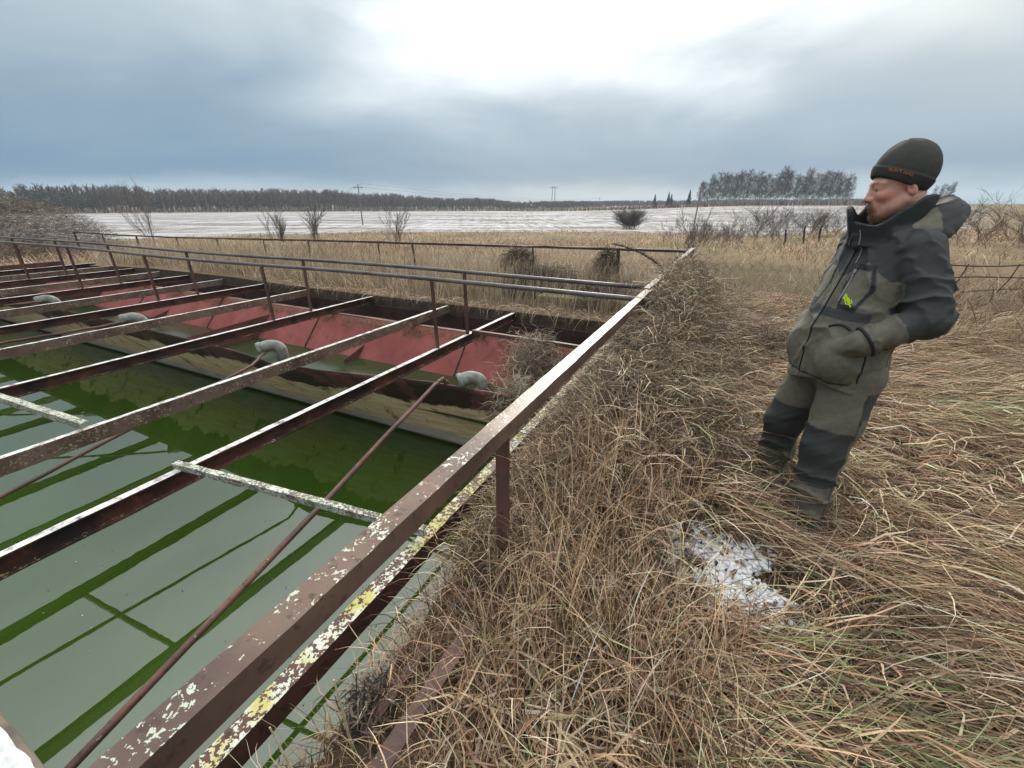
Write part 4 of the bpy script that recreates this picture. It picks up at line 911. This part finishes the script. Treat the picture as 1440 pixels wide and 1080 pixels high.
# --- body: head and neck, one continuous skin
def f_head(X, Y, Z):
    Ya = np.abs(Y)
    d = ell(X, Y, Z, (-.012, 0, .038), (.098, .078, .1))
    d = smin(d, ell(X, Y, Z, (.03, 0, -.035), (.066, .062, .085)), .03)
    d = smin(d, ell(X, Y, Z, (.032, 0, -.085), (.052, .05, .036)), .03)
    d = smin(d, caps(X, Ya, Z, (-.005, .055, -.062), (.06, .026, -.104), .022, .018), .025)
    d = smin(d, ell(X, Y, Z, (.072, 0, -.108), (.024, .026, .02)), .022)
    d = smin(d, caps(X, Ya, Z, (.088, .012, .021), (.066, .052, .02), .012, .011), .016)
    d = smin(d, ell(X, Ya, Z, (.060, .042, -.03), (.026, .022, .02)), .02)
    d = smax(d, -ell(X, Ya, Z, (.101, .031, -.001), (.018, .018, .0115)), .010)
    d = smin(d, caps(X, Ya, Z, (.0785, .028, .0055), (.068, .045, .0025), .0145, .0125), .005)
    d = smin(d, caps(X, Ya, Z, (.0785, .029, -.0105), (.069, .045, -.0095), .0105, .0095), .005)      # lids
    d = smin(d, caps(X, Y, Z, (.091, 0, .008), (.109, 0, -.033), .0095, .0135), .014)
    d = smin(d, ell(X, Y, Z, (.111, 0, -.036), (.0145, .0135, .012)), .008)
    d = smin(d, ell(X, Ya, Z, (.100, .014, -.040), (.013, .009, .010)), .006)
    d = smax(d, -ell(X, Ya, Z, (.104, .0075, -.0505), (.007, .004, .005)), .003)
    d = smin(d, ell(X, Y, Z, (.083, 0, -.068), (.022, .03, .02)), .014)
    d = smin(d, caps(X, Ya, Z, (.1015, 0, -.0695), (.092, .022, -.073), .0055, .003), .004)
    d = smin(d, caps(X, Ya, Z, (.1000, 0, -.0815), (.092, .018, -.079), .0065, .004), .004)
    d = smax(d, -caps(X, Ya, Z, (.1075, 0, -.0755), (.096, .024, -.0765), .002, .002), .003)
    ear = ell(X - .25 * (Z + .01), Ya, Z, (-.014, .079, -.024), (.017, .010, .027)); ear = smax(ear, -ell(X, Ya, Z, (-.009, .090, -.021), (.010, .010, .015)), .006)
    d = smin(d, ear, .006)
    d = smin(d, caps(X, Y, Z, (-.03, 0, -.06), (-.035, 0, -.22), .054, .062), .03)
    d = smin(d, ell(X, Y, Z, (-.045, 0, -.25), (.09, .15, .06)), .04)
    return d
V, Q = surface_nets(f_head, (-.15, -.2, -.3), (.15, .2, .15), .0034)
vx, vy, vz = V.T
skc = np.tile(np.array([[.56, .32, .245]]), (len(V), 1))
def blot(c, p, r, amt):
    g_ = np.exp(-(((vx - p[0]) ** 2 + (np.abs(vy) - p[1]) ** 2 + (vz - p[2]) ** 2) / r ** 2)) * amt; return skc * (1 - g_[:, None]) + np.array(c) * g_[:, None]
skc = blot((.52, .17, .13), (.065, .05, -.035), .035, .75); skc = blot((.52, .18, .14), (.118, 0, -.038), .018, .6); skc = blot((.50, .16, .12), (-.012, .085, -.01), .035, .7)
skc = blot((.36, .13, .10), (.1, .008, -.076), .010, .75)
stub = (smooth(-.074, -.092, vz) * .3 * smooth(.0, .05, vx) + .7 * smooth(-.070, -.088, vz) * smooth(.045, .075, vx) * (1 - smooth(.028, .046, np.abs(vy)))) * (1 - np.exp(-(((vx - .1) / .012) ** 2 + (vy / .022) ** 2 + ((vz + .0765) / .006) ** 2)) * .9)
stub = np.clip(stub + smooth(-.047, -.056, vz) * smooth(.085, .095, vx) * .9 * (np.abs(vy) < .03), 0, 1) * .6
skc = skc * (1 - stub[:, None]) + np.array([.27, .15, .09]) * stub[:, None]
brow = np.exp(-((vz - .0225 - .05 * (np.abs(vy) - .03)) / .0055) ** 2) * smooth(.01, .016, np.abs(vy)) * (1 - smooth(.044, .054, np.abs(vy))) * smooth(.05, .06, vx) * .75
skc = skc * (1 - brow[:, None]) + np.array([.17, .085, .05]) * brow[:, None]
body = mesh_np('body', xf(V, HM), Q, M['skin'], person, skc, True)
for sy in (-1, 1):
    bm = bmesh.new(); bmesh.ops.create_uvsphere(bm, u_segments=16, v_segments=12, radius=.0125); me = bpy.data.meshes.new('eye'); bm.to_mesh(me); bm.free(); me.materials.append(M['eye'])
    o = bpy.data.objects.new('eye', me); COL.objects.link(o); o.parent = person; o.matrix_local = HM @ Matrix.Translation((.0775, .031 * sy, -.0035))
    mb = MB(); cN = Vector((.0775 + .0119, .031 * sy - .001, -.003)); mb.tube([cN, cN + Vector((.0005, 0, 0))], .0038, 12); p_ = mb.build('iris', M['black'], person); p_.matrix_local = HM
# beard hairs
bi = rng.choice(len(V), 60000); k = (rng.random(60000) < stub[bi] * 1.6) & (vx[bi] > 0); bi = bi[k][:3600]; n = len(bi); nrm = V[bi] - np.array([.01, 0, -.05]); nrm /= np.linalg.norm(nrm, axis=1, keepdims=True)
d_ = nrm * .6 + np.array([.15, 0, -.75]) + rng.normal(0, .22, (n, 3)); d_ /= np.linalg.norm(d_, axis=1, keepdims=True); L = rng.uniform(.004, .009, n) * (1 + 1.1 * smooth(-.085, -.115, vz[bi]))
p0 = V[bi] - nrm * .001; p1 = p0 + d_ * L[:, None]
segs('beard', xf(p0, HM), xf(p1, HM), np.full(n, .0005), np.full(n, .00025), M['stalk'], person, cols=pal(n, [(.30, .17, .095), (.40, .27, .17), (.20, .11, .065)], [2, 1.5, 1]))

# --- beanie
def rim_z(X): return .052 + (X - .1) * .56
def f_hat(X, Y, Z):
    k_ = (Z - .05)
    d = ell(X + .04 * (Z - .06), Y, Z, (-.016, 0, .050), (.112, .094, .118))
    d = d + .0022 * np.sin(np.arctan2(Y, X + .02) * 3 + .4) * smooth(.08, .17, Z)
    band = rim_z(X) + .052; d = d - .004 * (1 - smooth(-.003, .003, Z - band)) + .0018 * np.exp(-((Z - band) / .003) ** 2)
    d = d - .0022 * n3(X / .03, Y / .03, Z / .02)
    d = smax(d, rim_z(X) + .006 * np.sin(np.arctan2(Y, X) * 2) - Z, .006)
    return d
V2, Q2 = surface_nets(f_hat, (-.17, -.13, -.09), (.14, .13, .2), .0042)
hc = np.tile(np.array([[.050, .052, .046]]), (len(V2), 1)) * (1 - .25 * (V2[:, 2:3] < rim_z(V2[:, 0:1]) + .05))
mesh_np('beanie', xf(V2, HM), Q2, M['fleece'], person, hc, True)
# embroidered lettering on the beanie band, left side: short orange strokes
mb = MB()
def hat_pt(a, z_):
    for r_ in np.linspace(.08, .16, 81):
        p = (r_ * math.cos(a) - .014, r_ * math.sin(a), z_)
        if f_hat(np.array([p[0]]), np.array([p[1]]), np.array([p[2]]))[0] > .0006: return Vector(p)
    return Vector(p)
glyphs = [[(0, 0), (.5, 1), (1, 0)], [(0, 1), (0, 0), (1, 0), (1, 1)], [(0, 0), (0, 1), (1, .8), (0, .5), (1, 0)], [(0, 1), (1, 1), (.5, 1), (.5, 0)], [(0, 0), (.5, 1), (1, 0)], [(0, 0), (0, 1), (1, 0), (1, 1)], [(0, 0), (1, 0), (1, 1), (0, 1), (0, 0)]]
for gi, gl_ in enumerate(glyphs):
    a0 = R(44) + R(46) * gi / 7
    pts = []
    for gx, gy in gl_:
        a = a0 + R(4.6) * gx; zc_ = rim_z(.11 * math.cos(a)) + .026 + .010 * gy; pts.append(HM @ hat_pt(a, zc_))
    mb.tube(pts, .0011, 4)
mb.build('lettering', M['orange'], person)

# --- jacket
tz = [.70, .78, .90, 1.03, 1.15, 1.28, 1.40, 1.47, 1.53, 1.60]
ta_ = [.172, .172, .168, .160, .150, .136, .122, .110, .095, .085]
tb_ = [.225, .225, .215, .208, .204, .200, .190, .160, .115, .105]
tcn = [.005, .005, .01, .015, .0, -.025, -.045, -.045, -.03, -.01]
SH, EL, WR, HD = (-.060, .172, 1.43), (-.085, .29, 1.17), (.11, .235, 1.05), (.145, .175, 1.0)
def ridge(u): return (1 - np.abs(np.sin(u))) ** 2
def torso_d(X, Y, Z):
    a = np.interp(Z, tz, ta_); b = np.interp(Z, tz, tb_); c = np.interp(Z, tz, tcn)
    q_ = np.sqrt(((X - c) / a) ** 2 + (np.abs(Y) / b) ** 2.3); return (q_ - 1) * a * .9
def f_jacket(X, Y, Z):
    d = torso_d(X, Y, Z)
    ang = np.arctan2(Y, X)
    nA = n3(X / .12, Y / .12, Z / .12); nB = n3(X / .05 + 3, Y / .05, Z / .05)
    d = d - .014 * ridge(Z * 17 + ang * 2.2 + 4.5 * nA) * np.exp(-((Z - 1.08) / .13) ** 2) * (.35 + .65 * smooth(-.1, .1, Y + .05))
    d = d - .011 * ridge(Z * 14 - ang * 3.1 + 5 * nA) * np.exp(-((Z - .92) / .10) ** 2)
    d = d - .012 * ridge(Z * 11 + ang * 4.0 + 4 * nA) * smooth(1.2, 1.3, Z) * (np.abs(Y) > .06) - .003 * nB
    d = np.maximum(d, .80 + .02 * np.sin(ang * 3) - .06 * smooth(.0, .2, -X) * 0 - Z)
    d = smax(d, Z - 1.535, .03)
    hem = np.exp(-((Z - .83) / .012) ** 2); d = d + .004 * hem
    # cargo pocket on the left front (hand goes in) and its flap
    pk = ell(X, Y, Z, (.115, .140, .94), (.085, .09, .11)) - .004 * ridge(Z * 22 + Y * 20 + 4 * nA); d = smin(d, pk, .03)
    pr = ell(X, Y, Z, (.095, -.125, .94), (.085, .085, .11)); d = smin(d, pr, .03)
    for sgn in (1, -1):
        A_ = [(p[0], p[1] * sgn, p[2]) for p in (SH, EL, WR, HD)] if sgn > 0 else [(-.065, -.175, 1.435), (-.15, -.25, 1.17), (.04, -.215, 1.03), (.10, -.17, .99)]
        nL = n3(X / .09, Y / .09, Z / .09)
        u, t = caps(X, Y, Z, A_[0], A_[1], .080, .072, True)
        u = u - .017 * ridge(t * 8 + X * 16 + 5 * nL) * smooth(.1, .7, t) - .010 * ridge(X * 30 - Z * 16 + 5 * nL)
        fo, t2 = caps(X, Y, Z, A_[1], A_[2], .074, .056, True)
        fo = fo - .017 * ridge(t2 * 11 + Z * 14 + 5 * nL) * (.4 + .6 * smooth(.2, .8, t2)) + .006
        arm = smin(u, fo, .016); arm = smin(arm, caps(X, Y, Z, A_[2], A_[3], .054, .040), .02)
        cuff = .004 * np.exp(-((t2 - .93) / .03) ** 2); d = smin(d, arm - cuff, .007)
    d = d - .005 * n3(X / .09, Y / .09, Z / .09)
    # stand-up collar, open at the front
    a_c = .112 + .30 * np.clip(Z - 1.47, 0, .2); b_c = .100 + .12 * np.clip(Z - 1.47, 0, .2)
    q_ = np.sqrt(((X + .012) / a_c) ** 2 + (Y / b_c) ** 2); sh = np.abs((q_ - 1) * .095) - .0075
    ztop = 1.635 - .115 * smooth(-.07, .10, X) + .07 * smooth(.03, -.05, Y) * smooth(.02, .1, X) + .006 * np.sin(ang * 6)
    sh = np.maximum(sh, np.maximum(1.43 - Z, Z - ztop)); sh = np.maximum(sh, -(np.abs(Y + .01) - .011 - .06 * np.clip(Z - 1.48, 0, 1)) * 1.0 * (X > 0) - 1.0 * (X <= 0))
    cav = np.maximum((q_ - .93) * .095, 1.47 - Z)
    d = smax(d, -cav, .008); d = smin(d, sh, .006)
    # front zip placket
    pl = np.maximum(np.abs(Y - .012) - .022, np.maximum(1.50 - Z - .68, Z - 1.48)); d = np.where((X > 0), smin(d, np.maximum(d - .006, pl), .004), d)
    return d
V3, Q3 = surface_nets(f_jacket, (-.32, -.47, .76), (.33, .47, 1.67), .006)
jx, jy, jz = V3.T
OLIVE, DARK, BLACK = np.array([.125, .115, .088]), np.array([.042, .046, .045]), np.array([.018, .021, .023])
jc = np.tile(OLIVE, (len(V3), 1))
def seg_t(a, b):
    a, b = np.array(a), np.array(b); d0 = b - a; P = np.stack([jx, np.abs(jy), jz], -1); t = np.clip(((P - a) @ d0) / d0.dot(d0), 0, 1); return t, np.linalg.norm(P - a - t[:, None] * d0, axis=1)
tu, du = seg_t(SH, EL); tf, df = seg_t(EL, WR)
is_arm = (np.minimum(du, df) < .112) & ((np.abs(jy) > .232) | (df < .1) & (jx > -.02) & (np.abs(jy) > .19) | (jz > 1.38) & (np.abs(jy) > .17))
jc[(jz > 1.30 - .10 * smooth(.0, .12, jx) * 0 + .10 * (jx > .0) * smooth(.02, .14, np.abs(jy)) * 0)] = DARK
ang3 = np.degrees(np.arctan2(jy, jx - np.interp(jz, tz, tcn)))
chest = (jz > 1.12) & (jz <= 1.42) & (np.abs(ang3) < 75) & ~is_arm
jc[chest & (jz < 1.37 - .0022 * np.abs(np.abs(ang3) - 40))] = OLIVE
jc[chest & (jz < 1.16)] = DARK * 1.1
arm_dark = is_arm & ((df > du) | (tf < .42)); jc[arm_dark] = DARK; jc[is_arm & ~arm_dark] = OLIVE * .95
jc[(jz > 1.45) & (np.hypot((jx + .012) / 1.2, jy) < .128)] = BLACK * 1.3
back_seam = (np.abs(np.abs(ang3) - 118) < 2.2) & (jz < 1.1) & ~is_arm; jc[back_seam] = BLACK
jc[(np.abs(jz - .835) < .006) & ~is_arm] = BLACK * 1.3
# chest pocket: dark hexagonal surround round an olive panel, left chest
def hexm(a0, z0, a, b): 
    u_ = np.abs((ang3 - a0) * .0027) / a; v_ = np.abs(jz - z0) / b; return np.maximum(v_, u_ + .45 * v_) 
hx = hexm(39, 1.262, .062, .098); on = (jx > 0) & ~is_arm
jc[on & (hx < 1.0)] = BLACK; jc[on & (hx < .76)] = OLIVE * 1.12
hx = hexm(-39, 1.262, .062, .098); jc[on & (hx < 1.0)] = BLACK; jc[on & (hx < .76)] = OLIVE * 1.12
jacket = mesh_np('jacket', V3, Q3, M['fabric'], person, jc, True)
from mathutils.bvhtree import BVHTree
bv = BVHTree.FromPolygons([tuple(v) for v in V3], [tuple(int(i) for i in f) for f in Q3])
def jsurf(angd, z_, off=.002):
    c0 = Vector((float(np.interp(z_, tz, tcn)), 0, z_)); dv = Vector((math.cos(R(angd)), math.sin(R(angd)), 0))
    hit = bv.ray_cast(c0 + dv * .5, -dv, .6)
    return (hit[0] + hit[1] * off) if hit[0] else c0 + dv * .18
def strip_path(pts_az, rad, name, mat, parent, n=5):
    mb = MB(); mb.tube([jsurf(a, z_) for a, z_ in pts_az], rad, n); return mb.build(name, mat, parent)
zipm = strip_path([(24 + 0 * t, 1.335 - .14 * t) for t in np.linspace(0, 1, 10)], .003, 'pocket_zip', M['zip'], jacket)
strip_path([(24, 1.335), (24.5, 1.32)], .006, 'zip_pull', M['zip'], zipm)
strip_path([(4 + 2 * math.sin(t * 5), 1.46 - .62 * t) for t in np.linspace(0, 1, 26)], .0028, 'front_zip', M['black'], jacket)
strip_path([(14 + 3 * t, 1.50 - .14 * t) for t in np.linspace(0, 1, 8)], .0022, 'collar_zip', M['zip'], jacket)
strip_path([(30 + 26 * t, 1.083 + .018 * math.sin(t * 3)) for t in np.linspace(0, 1, 8)], .006, 'pocket_flap_edge', M['black'], jacket)
strip_path([(78 + 1 * math.sin(t * 6), 1.03 - .18 * t) for t in np.linspace(0, 1, 9)], .004, 'side_seam', M['black'], jacket)
wv_ = (Vector(WR) - Vector(EL)).normalized(); ca = wv_.cross(Vector((0, 0, 1))).normalized(); cb = wv_.cross(ca)
mb = MB(); mb.tube([Vector(WR) - wv_ * .012 + (ca * math.cos(q_) + cb * math.sin(q_)) * .064 for q_ in np.linspace(0, 2 * math.pi, 24)], .0065, 6); mb.build('cuff', M['black'], jacket, sm=True)
# lime script logo below the pocket zip
lp = []
for t in np.linspace(0, 1, 46):
    lp.append((29 + 15 * t + 1.2 * math.sin(t * 40), 1.222 - .028 * t + .0085 * math.sin(t * 33 + .5) * (1 if t < .9 else .4)))
strip_path(lp, .0024, 'logo', M['lime'], jacket, 4)
lp = [(29 + 16 * t, 1.213 - .034 * t + .004 * math.sin(t * 9)) for t in np.linspace(0, 1, 10)]; strip_path(lp, .0022, 'logo', M['lime'], jacket, 4)
# --- hood
def f_hood(X, Y, Z):
    d = ell(X + .30 * (Z - 1.52), Y, Z, (-.170, 0, 1.545), (.112, .14, .098))
    d = smin(d, ell(X, Y, Z, (-.10, 0, 1.50), (.12, .15, .05)), .04)
    d = d - .012 * ridge(Z * 26 + Y * 12 + X * 18 + 4 * n3(X / .1, Y / .1, Z / .1)) - .008 * n3(X / .06, Y / .06, Z / .06)
    cav = ell(X + .1 * (Z - 1.6), Y, Z, (-.125, 0, 1.665), (.115, .12, .085)); d = smax(d, -cav, .02)
    d = smax(d, -(np.hypot(X + .035, Y) - .088), .015)
    return d
V4, Q4 = surface_nets(f_hood, (-.38, -.2, 1.4), (.06, .2, 1.72), .0065)
inner = ell(V4[:, 0] + .1 * (V4[:, 2] - 1.6), V4[:, 1], V4[:, 2], (-.125, 0, 1.665), (.115, .12, .085)) < .018
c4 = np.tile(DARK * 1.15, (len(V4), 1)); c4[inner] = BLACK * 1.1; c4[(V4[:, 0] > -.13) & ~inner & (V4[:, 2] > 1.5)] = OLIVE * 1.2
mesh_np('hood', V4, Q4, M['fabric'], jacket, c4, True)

# --- trousers
def leg_d(X, Y, Z, hip, kn, an, ph):
    u, t = caps(X, Y, Z, hip, kn, .122, .098, True); lo_, t2 = caps(X, Y, Z, kn, an, .098, .088, True)
    nz_ = n3(X / .10, Y / .10, Z / .08)
    u = u - .012 * ridge(t * 6 + Y * 12 + ph + 5 * nz_) * smooth(.2, 1, t)
    lo_ = lo_ - .019 * ridge(t2 * 10 + ph + 4.5 * nz_ + X * 9 + Y * 6) * smooth(.0, .5, t2) + .007
    return smin(u, lo_, .03) - .006 * nz_
LH, LK, LA = (-.01, .105, .84), (.055, .15, .48), (.075, .185, .09); RH_, RK, RA = (-.01, -.105, .84), (.065, -.165, .48), (.05, -.205, .09)
def f_tr(X, Y, Z):
    d = smin(leg_d(X, Y, Z, LH, LK, LA, .3), leg_d(X, Y, Z, RH_, RK, RA, 2.1), .02)
    d = smin(d, ell(X, Y, Z, (-.01, 0, .86), (.165, .215, .13)), .03)
    d = smin(d, ell(X, Y, Z, (.01, .205, .63), (.065, .045, .10)), .02)
    return np.maximum(d, .065 - Z)
V5, Q5 = surface_nets(f_tr, (-.22, -.34, .04), (.24, .34, 1.0), .0075)
tx, ty, tz5 = V5.T; c5 = np.tile(OLIVE * .95, (len(V5), 1)); fr = smooth(-.03, .03, tx - np.interp(tz5, [.1, .49, .84], [.06, .05, .02]))
legy = np.where(ty > 0, np.interp(tz5, [.1, .49, .84], [.185, .15, .105]), np.interp(tz5, [.1, .49, .84], [-.205, -.165, -.105]))
knee = (tz5 < .60) & (tz5 > .27) & (tx - np.interp(tz5, [.1, .49], [.065, .05]) > -.03); c5[knee] = DARK * .8
c5[(tz5 < .30) & (tz5 > .12)] = OLIVE * .8; c5[(tz5 <= .13)] = DARK
c5[(tz5 > .68) & (tz5 < .80) & (tx < .0)] = DARK * .9
seam = (np.abs(tx - np.interp(tz5, [.1, .49, .84], [.04, .02, -.01])) < .005) & (tz5 < .8); c5[seam] = BLACK * 1.4
tro = mesh_np('trousers', V5, Q5, M['fabric'], person, c5, True)
# --- boots
for sy, (bx_, by_) in ((1, LA[:2]), (-1, RA[:2])):
    yw = .12 * sy
    def f_bt(X, Y, Z):
        Xr = X * math.cos(yw) + Y * math.sin(yw); Yr = -X * math.sin(yw) + Y * math.cos(yw)
        d = caps(Xr, Yr, Z, (-.05, 0, .055), (.15, 0, .048), .052, .047); d = smin(d, caps(Xr, Yr, Z, (-.015, 0, .07), (-.01, 0, .2), .06, .066), .04)
        d = smax(d, .004 - Z, .008); d = smin(d, np.maximum(np.hypot(np.maximum(np.abs(Xr - .05) - .1, 0), Yr * .95) - .056, np.abs(Z - .016) - .014), .004); return d
    Vb, Qb = surface_nets(f_bt, (-.14, -.1, -.01), (.24, .1, .22), .007)
    mesh_np('boot', Vb + np.array([bx_, by_, 0.0]), Qb, M['boot'], person, smooth_sh=True)

# ---------------------------------------------------------------- haze
hz = bpy.data.materials.new('haze'); hz.use_nodes = True; ht = hz.node_tree; ht.nodes.clear()
ho = ht.nodes.new('ShaderNodeOutputMaterial'); hv = ht.nodes.new('ShaderNodeVolumePrincipled'); ht.links.new(hv.outputs[0], ho.inputs['Volume'])
hv.inputs['Color'].default_value = (.72, .82, .92, 1); hv.inputs['Density'].default_value = .0003; hv.inputs['Anisotropy'].default_value = .2
mb = MB(); zl = float(GZ.min()) - 1.2
mb.box((-1215, -1215, zl), (2430, 0, 0), (0, 2430, 0), (0, 0, 34 - zl))
tag(mb.build('haze', hz), 'pale blue-grey haze over the far fields', None, kind='stuff')
